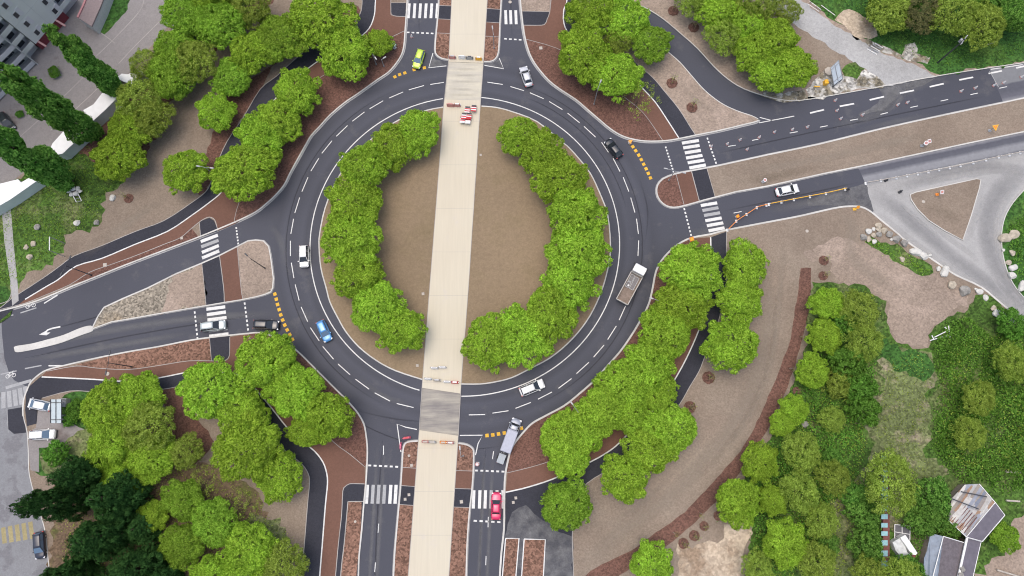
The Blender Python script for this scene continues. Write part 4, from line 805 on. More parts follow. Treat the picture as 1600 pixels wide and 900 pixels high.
for x, y, r, l in [(1082,424,45,'topmost lime tree on the southeast bark bed, right of the tipper truck'),(1066,478,43,'second lime tree from the top on the southeast bark bed'),(1040,524,43,'third lime tree from the top on the southeast bark bed'),(1012,572,42,'lime tree midway down the southeast bark bed'),(975,600,40,'lime tree nearest the ring road lamp on the southeast bark bed'),(1028,612,32,'smaller lime tree over the white path line on the southeast side'),(940,642,40,'lime tree above the lower ring road bend, southeast bark bed'),(985,645,32,'lime tree at the path edge near the bottom of the southeast bed'),(880,684,40,'lime tree right of the silver van and trailer'),(916,672,36,'lime tree between the lamp and the second last of the southeast bed'),(890,712,32,'lowest lime tree on the southeast bark bed')]:
    tree('plane', x, y, r, l, gd)
for x, y, r, l in [(1165,415,38,'topmost lime tree on the outer side of the southeast footpath'),(1157,470,37,'second tree from the top outside the southeast footpath'),(1141,538,44,'broad round lime tree above the first staked young tree, outside the southeast footpath'),(1052,668,41,'lime tree left of the staked young tree, outside the southeast footpath'),(1015,702,38,'lime tree on pale soil, second last outside the southeast footpath'),(975,745,40,'lime tree on pale soil with a pointed lower edge'),(884,790,42,'deep green tree on the dark pavement corner south of the ring')]:
    tree('plane', x, y, r, l, 'trees outside the southeast footpath', mat='leaf_green' if x == 884 else None)
ga = 'bushes along the curved bark strip'
for x, y, r, k_, m_, l in [(1292,474,27,'plane',None,'bright lime tree topmost beside the curved bark strip'),(1290,525,28,'plane',None,'bright lime tree second from the top beside the curved bark strip'),(1270,582,27,'plane',None,'bright lime tree third from the top beside the curved bark strip'),(1240,640,22,'plane',None,'low lime bush right of the bark strip bend'),(1222,662,20,'plane',None,'low lime bush touching the bark strip'),(1345,485,32,'thin','leaf_olive','soft olive tree beside the pale bare soil'),(1352,535,32,'thin','leaf_olive','yellowish tree left of the trodden grass'),(1320,505,26,'bush','leaf_bush','dark bush between bright lime tree and soft olive tree'),(1325,570,30,'bush','leaf_bush','dark green bush west of the trodden grass, upper'),(1345,605,26,'bush','leaf_bush','dark green bush west of the trodden grass, middle'),(1310,600,22,'bush','leaf_olive','pale feathery bush near the grey palm like plant'),(1300,655,20,'thin','leaf_olive','olive bush left of the round sandy spot'),(1350,640,24,'bush','leaf_bush','green bush right of the round sandy spot'),(1187,722,30,'plane',None,'lime tree touching the bark strip from the right, upper'),(1152,782,38,'plane',None,'lime tree above the pale sand patch'),(1018,882,34,'plane',None,'lime tree on the bark strip near the bottom edge'),(1254,706,31,'thin','leaf_olive','large olive tree in the lower right thicket, topmost'),(1300,746,28,'thin','leaf_olive','yellow olive bush beside the narrow trodden trail'),(1250,768,30,'thin','leaf_olive','olive tree in the middle of the lower right thicket'),(1208,782,24,'plane',None,'small lime tree at the left of the lower right thicket'),(1285,815,27,'thin','leaf_olive','olive bush above the dark bush in the lower right thicket'),(1228,850,34,'plane','leaf_lime','large olive tree near the bottom of the lower right thicket'),(1278,878,30,'thin','leaf_olive','olive tree at the bottom edge beside the trodden trail'),(1185,890,26,'thin','leaf_olive','olive tree at the bottom edge right of the pale sand'),(1392,757,46,'thin','leaf_olive','wide flat yellow olive tree over the striped blue rail'),(1410,905,36,'thin','leaf_olive','olive tree at the bottom edge below the white wreckage'),(1362,905,30,'thin','leaf_olive','olive bush at the bottom edge under the striped rail'),(1572,840,22,'plane','leaf_green','bright small tree right of the patched hut roof'),(1530,622,28,'thin','leaf_olive','yellowish bush in the middle of the east thicket'),(1582,568,30,'thin','leaf_olive','olive bush at the right edge, above the middle'),(1515,678,26,'thin','leaf_olive','olive bush low in the east thicket'),(1578,505,24,'bush','leaf_bush','dark bush at the right edge below the white boulders')]:
    tree(k_, x, y, r, l, ga if x < 1300 else 'bushes and small trees on the eastern rough ground', mat=m_)
for x, y, r, l in [(1456,775,30,'dark green bush above the white blob left of the patched roof'),(1462,806,24,'dark green bush between the two hut roofs'),(1440,815,24,'dark bush left of the lower hut'),(1486,828,18,'dark bush tucked under the patched roof corner'),(1420,892,26,'green bush beneath the white wreckage'),(1350,800,26,'green bush left of the striped blue rail, middle'),(1352,850,28,'green bush left of the striped blue rail, lower'),(1335,775,20,'dark green bush right of the trodden trail'),(1290,855,22,'dark bush near the bottom, left of the trodden trail'),(1300,718,18,'dark bush beside the largest olive tree')]:
    tree('bush', x, y, r, l, 'dark green bushes by the huts', mat='leaf_poplar')
for x, y, r, l in [(88,708,20,'dark bush above the conifers, beside the parked white car'),(118,640,16,'green bush against the glass shelter'),(108,655,12,'small bush between the two concrete boxes of the shelter'),(30,178,6,'tiny shrub in a planter before the building'),(84,112,9,'dark shrub at the foot of the building corner')]:
    tree('bush', x, y, r, l, 'small bushes on the left side')
# ground cover nobody could count
def thicket(name, pts, dens, hmax, mat, label, seed, ll=.36, base=L2, fs=.5):
    rng = np.random.default_rng(seed); P = [(p.x, p.y) for p in W(pts)]; xs = [p[0] for p in P]; ys = [p[1] for p in P]
    A = (max(xs)-min(xs))*(max(ys)-min(ys)); n = int(A*dens); X = rng.uniform(min(xs), max(xs), n); Y = rng.uniform(min(ys), max(ys), n)
    ins = np.zeros(n, bool); j = len(P)-1
    for i in range(len(P)):
        xi, yi = P[i]; xj, yj = P[j]
        c_ = ((yi > Y) != (yj > Y)) & (X < (xj-xi)*(Y-yi)/(yj-yi+1e-12)+xi); ins ^= c_; j = i
    # cut back towards the outline unevenly
    X, Y = X[ins], Y[ins]
    f = .5+.25*np.sin(X*fs+1.3*np.sin(Y*fs*.8+seed))+.25*np.sin(Y*fs*1.1+1.7*np.sin(X*fs*.7))
    f2 = .5+.5*np.sin(X*2.1+2*np.sin(Y*1.7))*np.sin(Y*2.3+1.5*np.sin(X*1.3))
    dm = np.full(len(X), 9e9)
    for i in range(len(P)):
        a = np.array(P[i]); b = np.array(P[(i+1) % len(P)]); ab = b-a; t = np.clip(((X-a[0])*ab[0]+(Y-a[1])*ab[1])/(ab@ab), 0, 1)
        dm = np.minimum(dm, np.hypot(X-a[0]-t*ab[0], Y-a[1]-t*ab[1]))
    keep = rng.uniform(0, 1, len(X)) < np.clip(dm/1.2, .1, 1)*np.clip(.35+f*1.1, 0, 1)
    h = hmax*(.15+.55*f+.3*f2)*np.clip(dm/1.5, .1, 1)
    X, Y, h, f2 = X[keep], Y[keep], h[keep], f2[keep]
    Z = base+h*rng.uniform(.55, 1.0, len(X)); N = rng.normal(size=(len(X), 3))*.55+np.array([0, 0, 1])
    me = quads(np.c_[X, Y, Z], N, ll, ll*.6, rng, name, M[mat]); o = bpy.data.objects.new(name, me); C.objects.link(o)
    return tag(o, label, 'undergrowth', kind='stuff')
thicket('bramble_thicket', [(1475,500),(1510,490),(1545,520),(1600,505),(1700,600),(1700,760),(1600,770),(1560,775),(1530,752),(1505,755),(1480,740),(1452,700),(1455,640),(1466,600),(1455,560),(1450,530)], 34, 1.6, 'leaf_bush', 'dense green bramble thicket covering the eastern rough ground', 41, .42)
thicket('weeds', [(1330,755),(1375,720),(1380,800),(1395,850),(1395,1000),(1320,1000),(1335,900),(1328,830)], 26, .9, 'leaf_bush', 'green weeds along the striped rail in the lower right', 42)
thicket('weeds', [(1270,560),(1300,540),(1372,540),(1372,600),(1345,650),(1358,690),(1345,740),(1290,800),(1240,900),(1240,1000),(1165,1000),(1170,830),(1150,790),(1200,690),(1245,600)], 22, 1.0, 'leaf_bush', 'mixed green undergrowth between the bark strip and the trodden grass', 43)
thicket('weeds', [(1385,560),(1440,545),(1462,590),(1452,640),(1450,705),(1478,745),(1440,775),(1425,840),(1400,850),(1378,790),(1375,700),(1350,650),(1375,600)], 9, .25, 'leaf_olive', 'short dry weeds on the trodden grass', 44, .22)
thicket('weeds', [(-60,440),(0,300),(60,262),(130,215),(190,262),(196,285),(160,320),(158,345),(106,372),(72,412),(20,450)], 14, .18, 'leaf_green', 'short lawn weeds beside the goal frame on the left', 45, .2)
thicket('weeds', [(1345,375),(1360,368),(1425,398),(1462,430),(1440,432),(1380,402)], 24, .5, 'leaf_green', 'grass growing between the boulders by the grey road', 46, .26)
thicket('weeds', [(1570,350),(1600,320),(1700,250),(1850,300),(1850,640),(1740,570),(1640,500),(1600,460),(1578,420),(1570,390)], 20, .6, 'leaf_bush', 'tall grass beyond the curved grey road at the right edge', 47)
thicket('weeds', [(1268,5),(1390,-60),(1600,-100),(1700,-60),(1700,70),(1600,92),(1470,112),(1380,70),(1320,10)], 14, .22, 'leaf_bush', 'lawn grass north of the upper east carriageway', 48, .22)
thicket('weeds', [(160,640),(200,615),(245,612),(262,650),(303,735),(345,722),(390,760),(420,800),(470,850),(462,960),(100,960),(90,780),(140,700)], 7, .5, 'leaf_olive', 'sparse yellow green weeds under the southwest trees', 49, .26)
thicket('weeds', [(1405,845),(1440,800),(1460,770),(1490,790),(1480,830),(1450,840),(1440,900),(1440,990),(1385,990)], 30, 1.0, 'leaf_poplar', 'dark nettles between the wreckage and the lower hut', 50)

thicket('weeds', [(1200,690),(1245,620),(1300,560),(1372,560),(1345,650),(1358,690),(1345,760),(1330,860),(1310,960),(1180,960),(1172,830)], 10, .8, 'leaf_olive', 'yellow green weeds between the olive trees in the lower right', 52, .3)
thicket('weeds', [(1470,520),(1600,520),(1700,600),(1700,760),(1530,745),(1480,730),(1455,690)], 6, 1.7, 'leaf_olive', 'yellowish shoots standing out of the bramble thicket', 53, .34)
# ------------------------------------------------------------------ vehicles
M['glass'] = plain('dark_glass', (.02, .025, .03), .08, var=0, spec=.8)
M['glass_blue'] = plain('painted_sky_glass', (.10, .16, .24), .12, var=0, spec=.9)  # blue of the reflected sky is put into the base colour
M['tyre'] = plain('rubber', (.02, .02, .02), .8, var=.1)
M['rim'] = plain('rim_metal', (.45, .45, .46), .35, metal=.8, var=0)
M['black_plastic'] = plain('black_plastic', (.025, .025, .027), .6, var=.1)
M['lamp_clear'] = plain('headlight_glass', (.65, .67, .70), .15, var=0, spec=.8)
M['lamp_red'] = plain('tail_light_glass', (.40, .012, .015), .2, var=0, spec=.7)
M['galv'] = plain('galvanised_steel', (.34, .35, .36), .5, metal=.3, var=.1)
M['dark_steel'] = plain('dark_painted_steel', (.04, .042, .05), .5, var=.1)
M['white_p'] = plain('white_plastic', (.70, .70, .69), .5, var=.05)
M['red_p'] = plain('red_plastic', (.50, .035, .04), .5, var=.1)
M['red_faded'] = plain('faded_red_plastic', (.48, .22, .20), .6, var=.15)
M['orange_p'] = plain('orange_plastic', (.75, .24, .03), .5, var=.08)
M['yellow_p'] = plain('yellow_plastic', (.78, .42, .03), .5, var=.08)
M['pink_p'] = plain('pink_plastic', (.62, .14, .22), .5, var=.08)
M['green_p'] = plain('green_plastic', (.02, .14, .08), .5, var=.1)
M['wood'] = plain('wood', (.30, .22, .14), .9, var=.2, sc=6)
def paint(name, c, metal=.15): return plain(name, c, .30, metal=metal, var=0, coat=.8, spec=.5)
def loft(mb, st, mi=0, cap=True):
    "st: list of closed rings of equal length"
    n = len(st[0]); vs = [p for r in st for p in r]; fs = []
    for i in range(len(st)-1):
        for j in range(n): a, b = i*n+j, i*n+(j+1) % n; fs.append((a, b, b+n, a+n))
    if cap: fs.append(tuple(range(n))[::-1]); fs.append(tuple(range((len(st)-1)*n, len(st)*n)))
    mb.add(vs, fs, mi)
def make_car(name, L, Wd, H, col, hood=.26, cab=(.20, .80), tail=.12, label='', cat='car', loc=(0, 0), ang=0, group=None, glass='glass', roofbars=False, van=False):
    "x forward; hood: share of length before the windscreen base, tail: share behind the rear window base"
    root = empty(name, (0, 0, 0)); tag(root, label, cat, group); pm = paint(name+'_paint', col)
    hw = Wd/2; zb = .24; belt = .60*H+.03; hood_z = .56*H+.02; tail_z = belt+.02
    xs = np.linspace(-L/2, L/2, 19); mb = MB(); st = []
    xw = L/2-hood*L; xr = -L/2+tail*L
    for x in xs:
        u = x/(L/2); wv = hw*(1-.20*abs(u)**5-.03*u*u); wv *= (1-.10*max(0, abs(u)-.9)/.1)
        if x > xw: zt = hood_z-.13*((x-xw)/(L/2-xw))**2.2; 
        elif x < xr: zt = tail_z-.10*((xr-x)/(xr+L/2+1e-6))**2
        else: zt = belt
        if abs(u) > .97: zt -= .14
        z0 = zb+(.10 if abs(u) > .97 else 0)
        st.append([(x, -wv*.94, z0), (x, -wv, z0+.18), (x, -wv, zt-.22), (x, -wv*.93, zt-.05), (x, -wv*.72, zt+.015), (x, 0, zt+.035), (x, wv*.72, zt+.015), (x, wv*.93, zt-.05), (x, wv, zt-.22), (x, wv, z0+.18), (x, wv*.94, z0)])
    loft(mb, st); mb.build('body', pm, root, flat=False)
    # cabin: ring at belt and ring at roof
    zr = H-.04; a0, a1 = xr, xw
    rl, rf = a0+(.10 if van else .16)*(a1-a0), a1-(.26)*(a1-a0)
    if tail < .06: rl = a0+.05*(a1-a0)
    bw, rw = hw*.86, hw*.70
    def g(nm, pts, off=.0):
        m_ = MB(); m_.add(pts, [(0, 1, 2, 3)]); return m_
    zB = belt+.0
    # roof shell and pillars in body colour
    m_ = MB(); nx = 7; ring = []
    for i in range(nx):
        x = rl+(rf-rl)*i/(nx-1); e_ = .05*math.sin(math.pi*i/(nx-1)); w2 = rw*(1-.05*abs(2*i/(nx-1)-1)**3)
        ring.append([(x, -w2, zr-.07), (x, -w2*.93, zr-.01+e_*.5), (x, -w2*.5, zr+.02+e_), (x, 0, zr+.03+e_), (x, w2*.5, zr+.02+e_), (x, w2*.93, zr-.01+e_*.5), (x, w2, zr-.07)])
    loft(m_, ring); m_.build('roof', pm, root, flat=False)
    xm = (rl+rf)/2-.05
    for sy in (-1, 1):
        for p_, q_, w_ in (((a1, sy*bw, zB-.03), (rf, sy*rw*.97, zr-.03), .045), ((a0, sy*bw, zB-.03), (rl, sy*rw*.97, zr-.03), .065), ((xm, sy*(bw+.01), zB-.03), (xm, sy*rw, zr-.03), .04)):
            MB().tube([p_, q_], w_, 5).build('pillar', pm, root)
    gm = M[glass]
    g('', [(a1+.02, -bw, zB), (a1+.02, bw, zB), (rf, rw*.95, zr-.02), (rf, -rw*.95, zr-.02)]).build('windscreen', gm, root)
    g('', [(a0, bw*.96, zB), (a0, -bw*.96, zB), (rl, -rw*.92, zr-.02), (rl, rw*.92, zr-.02)]).build('rear_window', gm, root)
    for sy in (-1, 1):
        g('', [(a0, sy*bw, zB), (a1, sy*bw, zB), (rf, sy*rw, zr-.05), (rl, sy*rw, zr-.05)]).build('side_window', gm, root)
        m_ = MB(); m_.box((a1-.18, sy*(hw+.09), belt+.04), (.16, .20, .13), taper=.8); m_.build('wing_mirror', pm, root)
        m_ = MB(); m_.box((L/2-.24, sy*hw*.70, hood_z-.20), (.30, .34, .13), rz=-sy*.35); m_.build('headlight', M['lamp_clear'], root)
        m_ = MB(); m_.box((-L/2+.12, sy*hw*.76, tail_z-.22), (.16, .26, .18), rz=sy*.3); m_.build('tail_light', M['lamp_red'], root)
        for xx in (L*.305, -L*.30):
            m_ = MB(); m_.tube([(xx, sy*(hw-.20), .31), (xx, sy*(hw+.005), .31)], .31, 16); wq = m_.build('wheel', M['tyre'], root)
            m_ = MB(); m_.tube([(xx, sy*(hw-.05), .31), (xx, sy*(hw+.012), .31)], .19, 12); m_.build('rim', M['rim'], wq)
    for x_, s_ in ((L/2-.03, 1), (-L/2+.03, -1)):
        m_ = MB(); m_.box((x_, 0, .36), (.10, Wd*.80, .16), taper=.95); m_.build('bumper', M['black_plastic'], root)
    if roofbars:
        for sy in (-1, 1): m_ = MB(); m_.tube([(rl+.1, sy*rw*.88, zr+.06), (rf-.1, sy*rw*.88, zr+.06)], .025, 5); m_.build('roof_rail', M['black_plastic'], root)
    P = G(*loc); root.location = (P.x, P.y, ZR if not isinstance(group, tuple) else ZB); root.rotation_euler = (0, 0, ang)
    return root
def pang(ax, ay, bx, by): a, b = G(ax, ay), G(bx, by); return math.atan2(b.y-a.y, b.x-a.x)
gc = 'cars driving on the roundabout and its arms'; gp = 'cars parked on the left side'
make_car('hatchback', 4.0, 1.72, 1.5, (.45, .62, .05), .25, tail=.05, label='lime green hatchback leaving by the yellow blocks at the north entry', loc=(655,95), ang=pang(660,80,650,110), group=gc, glass='glass_blue')
make_car('saloon_car', 4.35, 1.78, 1.42, (.50, .51, .54), .25, tail=.13, label='silver saloon car on the ring road right of the tramway, near the north exit', loc=(822,122), ang=pang(827,136,818,109), group=gc)
make_car('hatchback', 4.25, 1.80, 1.48, (.012, .015, .022), .25, tail=.07, label='black car on the ring road beside the yellow squares of the east entry', loc=(958,234), ang=pang(969,247,949,221), group=gc)
make_car('saloon_car', 4.45, 1.82, 1.45, (.78, .78, .77), .24, tail=.09, label='white car driving along the orange railing on the lower east carriageway', loc=(1228,299), ang=pang(1211,303,1247,295), group=gc)
make_car('hatchback', 4.15, 1.80, 1.65, (.80, .80, .79), .22, tail=.03, label='boxy white car on the left side of the ring road', loc=(477,402), ang=pang(477,386,477.5,419), group=gc)
make_car('hatchback', 4.1, 1.76, 1.52, (.10, .30, .62), .25, tail=.05, label='sky blue hatchback on the lower left of the ring road', loc=(508,518), ang=pang(501,503,515,534), group=gc, glass='glass_blue')
make_car('estate_car', 4.6, 1.84, 1.55, (.79, .79, .78), .22, tail=.05, label='white estate car on the bottom of the ring road right of the tramway', loc=(831,606), ang=pang(814,613,848,599), group=gc, roofbars=True)
make_car('convertible_car', 4.55, 1.80, 1.38, (.62, .02, .10), .28, tail=.20, label='bright crimson car on the zebra crossing of the south entry', loc=(775.5,790), ang=pang(775,810,776,772), group=gc)
make_car('off_road_car', 4.5, 1.80, 1.72, (.42, .47, .47), .25, tail=.03, label='pale grey green car standing on the lower west zebra crossing', loc=(336,510), ang=pang(318,512,354,508), group=gc)
make_car('estate_car', 4.7, 1.84, 1.55, (.022, .024, .032), .24, tail=.04, label='black estate car waiting at the yellow squares of the west entry', loc=(418,508.5), ang=pang(400,507.5,437,509.5), group=gc, glass='glass', roofbars=True)
make_car('small_van', 4.2, 1.78, 1.75, (.78, .78, .76), .20, tail=.02, label='white car with blue windscreen parked below the glass shelter', loc=(72,679), ang=pang(55,680,91,678), group=gp, glass='glass_blue')
make_car('hatchback', 4.2, 1.76, 1.5, (.75, .77, .78), .14, tail=.06, label='white car with large windows parked with its end under the glass shelter', loc=(66,633), ang=pang(80,635,50,629), group=gp, glass='glass_blue')
make_car('hatchback', 4.5, 1.80, 1.5, (.018, .02, .035), .24, tail=.05, label='black car parked on the left street below the faded yellow crossing', loc=(66,851), ang=pang(65,833,67,870), group=gp, glass='glass_blue')
make_car('hatchback', 4.3, 1.78, 1.5, (.03, .04, .04), .25, tail=.05, label='dark car half hidden by the lowest poplars before the building', loc=(14,193), ang=pang(5,180,24,205), group=gp)
# tipper lorry
t = empty('tipper_lorry', G(985, 446) + Vector((0, 0, ZR)), pang(972, 470, 997, 424), 'tipper lorry with white cab and brown open bed, right side of the ring road', 'lorry')
m_ = MB()
loft(m_, [[(x, -w2, .5), (x, -w2, zt-.15), (x, -w2*.92, zt), (x, w2*.92, zt), (x, w2, zt-.15), (x, w2, .5)] for x, w2, zt in ((2.1, 1.12, 2.5), (2.3, 1.15, 2.62), (3.3, 1.15, 2.62), (3.6, 1.12, 2.45), (3.72, 1.05, 1.5), (3.8, 1.03, 1.2))])
m_.build('cab', paint('lorry_paint', (.80, .80, .79)), t)
m_ = MB(); m_.add([(3.62, -1.0, 2.42), (3.745, -1.0, 1.52), (3.745, 1.0, 1.52), (3.62, 1.0, 2.42)], [(0, 1, 2, 3)]); m_.build('windscreen', M['glass'], t)
for sy in (-1, 1):
    m_ = MB(); m_.box((3.0, sy*1.16, 2.0), (.9, .02, .55)); m_.build('side_window', M['glass'], t)
    m_ = MB(); m_.box((3.55, sy*1.38, 2.0), (.14, .26, .4)); m_.build('wing_mirror', M['black_plastic'], t)
    m_ = MB(); m_.box((3.82, sy*.8, .8), (.06, .3, .2)); m_.build('headlight', M['lamp_clear'], t)
    for xx in (2.7, -1.9):
        m_ = MB(); m_.tube([(xx, sy*.80, .48), (xx, sy*1.12, .48)], .48, 18); wq = m_.build('wheel', M['tyre'], t)
        m_ = MB(); m_.tube([(xx, sy*.95, .48), (xx, sy*1.13, .48)], .26, 12); m_.build('rim', M['rim'], wq)
m_ = MB(); m_.box((-.2, 0, .72), (7.2, .9, .22)); m_.build('chassis', M['dark_steel'], t)
m_ = MB(); m_.box((-.95, 0, 1.0), (5.7, 2.3, .12)); m_.build('bed_floor', plain('rusty_brown_bed', (.20, .155, .125), .9, var=.25, sc=2), t)
m_ = MB()
for c_, s_ in (((-.95, 1.15, 1.32), (5.8, .10, .62)), ((-.95, -1.15, 1.32), (5.8, .10, .62)), ((1.95, 0, 1.42), (.10, 2.2, .82)), ((-3.85, 0, 1.32), (.10, 2.2, .62))): m_.box(c_, s_)
for c_, s_ in (((-.95, 1.15, 1.66), (5.86, .15, .06)), ((-.95, -1.15, 1.66), (5.86, .15, .06)), ((-3.86, 0, 1.66), (.15, 2.2, .06))): m_.box(c_, s_)
m_.build('bed_side', plain('grey_bed_side', (.40, .38, .35), .6, var=.15), t)
for yy, x0, x1, mt in ((.45, .25, 1.6, 'galv'), (-.35, -.7, 1.6, 'galv')):
    r2 = empty('pallet_load', t.matrix_world @ Vector((0, 0, 0)), 0)
    bpy.data.objects.remove(r2)
ld = empty('steel_formwork', G(985, 446)+Vector((0, 0, ZR)), t.rotation_euler.z, 'grey steel frames lying in the front half of the lorry load bed', 'steel frames')
for k_, (x0, x1, y0, y1) in enumerate(((.3, 1.7, .15, .85), (-.9, .15, .2, .85), (-.9, 1.6, -.75, 0))):
    m_ = MB(); m_.box(((x0+x1)/2, (y0+y1)/2, 1.10), (x1-x0, y1-y0, .06)); m_.build('sheet', plain('grey_sheet%d' % k_, (.16, .15, .15), .7, var=.2), ld)
    m_ = MB()
    for c_, s_ in ((((x0+x1)/2, y0, 1.2), (x1-x0, .08, .22)), (((x0+x1)/2, y1, 1.2), (x1-x0, .08, .22)), ((x0, (y0+y1)/2, 1.2), (.08, y1-y0-.1, .2)), ((x1, (y0+y1)/2, 1.2), (.08, y1-y0-.1, .2))): m_.box(c_, s_)
    m_.build('frame', M['galv'], ld)
m_ = MB(); m_.tube([(-.55, .42, 1.13), (-.55, .42, 1.5)], .16, 12); o = m_.build('bucket', M['white_p']); o.location = ld.location; o.rotation_euler = ld.rotation_euler; tag(o, 'round white bucket standing in the lorry load bed', 'bucket')
# silver van with trailer
v = make_car('panel_van', 6.1, 1.96, 1.5, (.30, .32, .37), .15, tail=.62, label='long silver grey van with flat cargo box, towing a trailer beside the south kerb', cat='van', loc=(799,680), ang=pang(790,704,807.5,656))
bm_ = MB(); loft(bm_, [[(x, -w2, .62), (x, -w2, zt-.2), (x, -w2*.9, zt), (x, w2*.9, zt), (x, w2, zt-.2), (x, w2, .62)] for x, w2, zt in ((-3.05, .96, 2.1), (-2.95, .98, 2.2), (.75, .98, 2.2), (.95, .93, 2.05))])
bm_.build('cargo_box', plain('van_box_paint', (.36, .375, .44), .6, var=.06), v)
tr = empty('trailer', G(783.6, 716)+Vector((0, 0, ZR)), pang(781, 723, 787, 706), 'small pale grey box trailer hitched behind the silver van', 'trailer')
m_ = MB(); m_.box((0, 0, .75), (1.6, 1.2, .5), taper=.97); m_.box((-.05, 0, 1.03), (1.66, 1.25, .06)); m_.build('trailer_body', plain('pale_grey_tarp', (.32, .35, .37), .7, var=.1), tr)
m_ = MB(); m_.tube([(.8, 0, .5), (1.9, 0, .5)], .045, 6); m_.tube([(.8, .4, .5), (1.5, 0, .5)], .035, 6); m_.tube([(.8, -.4, .5), (1.5, 0, .5)], .035, 6); m_.build('drawbar', M['galv'], tr)
for sy in (-1, 1): m_ = MB(); m_.tube([(0, sy*.66, .3), (0, sy*.82, .3)], .3, 14); m_.build('wheel', M['tyre'], tr); m_ = MB(); m_.box((-.9, sy*.5, .6), (.05, .15, .1)); m_.build('tail_light', M['lamp_red'], tr)
# ------------------------------------------------------------------ street furniture
def lamp(px, py, h, ang, label, arms=1, reach=1.6, mat='galv', group='street lamps round the roundabout'):
    P = G(px, py, ZB); r = empty('street_lamp', P, ang, label, 'street lamp', group)
    m_ = MB(); m_.tube([(0, 0, 0), (0, 0, .4)], .14, 10); m_.tube([(0, 0, .4), (0, 0, h*.6), (0, 0, h)], [.09, .075, .055], 10); m_.build('pole', M[mat], r)
    for k_ in range(arms):
        s_ = 1 if k_ == 0 else -1
        m_ = MB(); m_.tube([(0, 0, h-.2), (s_*reach*.5, 0, h+.05), (s_*reach, 0, h+.1)], .04, 7); m_.build('arm', M[mat], r)
        m_ = MB(); m_.box((s_*(reach+.3), 0, h+.1), (.75, .26, .10), taper=.8); m_.build('lamp_head', M[mat], r)
    return r
lamp(143, 430, 7.5, 1.2, 'tall dark street lamp pole leaning left over the west cycle path', 2, 1.3, 'dark_steel')
lamp(206, 573, 7.5, 1.5, 'tall dark street lamp standing on the reddish bark below the west entry road', 2, 1.4, 'dark_steel')
lamp(414, 419, 7.2, 2.4, 'grey lamp pole on the small soil end of the west island', 1, .8, 'dark_steel')
lamp(588, 101, 4.5, -1.0, 'grey lamp head on the bark bed left of the lime car', 1, 1.2)
lamp(928, 163, 6.5, 1.2, 'street lamp poking out beneath the largest northeast bark bed tree', 1, 1.2)
lamp(899, 645, 5.5, 2.2, 'street lamp with short arm at the lower right kerb of the ring road', 1, 1.6)
lamp(1024, 480, 5.5, 2.8, 'street lamp at the right kerb of the ring road by the second bark bed tree', 1, 1.6)
lamp(724, 712, 6, 1.7, 'street lamp on the bark strip right of the tramway, south side', 1, 1.2)
lamp(772, 76, 5, 1.7, 'street lamp on the bark strip right of the tramway, north side', 1, 1.2)
lamp(340, 278, 5.5, 3.0, 'street lamp between two round trees at the northwest footpath', 2, 1.0)
lamp(1045, 282, 5, 2.9, 'street lamp at the rounded tip of the east island', 2, 1.4)
lamp(600, 104, 2.6, .6, 'short lamp column on the bark bed near the north entry kerb', 1, .4)
# utility poles
for bx, by, h, l in ((1465,98,8.5,'tall grey utility pole leaning outward over the northeast lawn'),):
    P = G(bx, by, ZB); r = empty('utility_pole', P, .9, l, 'utility pole')
    m_ = MB(); m_.tube([(0, 0, 0), (0, 0, h)], [.16, .10], 9); m_.build('pole', M['dark_steel'], r)
    m_ = MB(); m_.box((0, 0, h-.4), (2.4, .12, .14)); m_.build('crossarm', M['galv'], r)
    for k_ in (-1, 0, 1): m_ = MB(); m_.tube([(k_, 0, h-.33), (k_, 0, h-.1)], .07, 8); m_.build('insulator', M['white_p'], r)
    m_ = MB(); m_.box((.3, .3, h-1.2), (.5, .4, .7)); m_.build('junction_box', M['galv'], r)
def lying(name, pts, rad, mat, label, cat, z=.25):
    m_ = MB(); m_.tube([G(*p, ZB)+Vector((0, 0, z+(0 if len(p) < 3 else 0))) for p in pts], rad, 7); return tag(m_.build(name, M[mat]), label, cat)
lying('fallen_pole', [(1540,71),(1553,67)], .14, 'galv', 'short grey post lying on the northeast lawn', 'post')
lying('plank', [(1569,781.5),(1590,783)], .16, 'stone_slab', 'upper pale plank lying in the grass near the right edge', 'plank', .5)
lying('plank', [(1568,784.5+50),(1590,837.5)], .14, 'stone_slab', 'pale plank lying right of the patched roof', 'plank', .3)
lying('plank', [(1569,736.5),(1591,738)], .18, 'stone_slab', 'pale plank lying above the patched roof at the right edge', 'plank', .5)
lying('plank', [(1556,890),(1596,902)], .16, 'stone_slab', 'long pale plank at the bottom right corner', 'plank', .3)
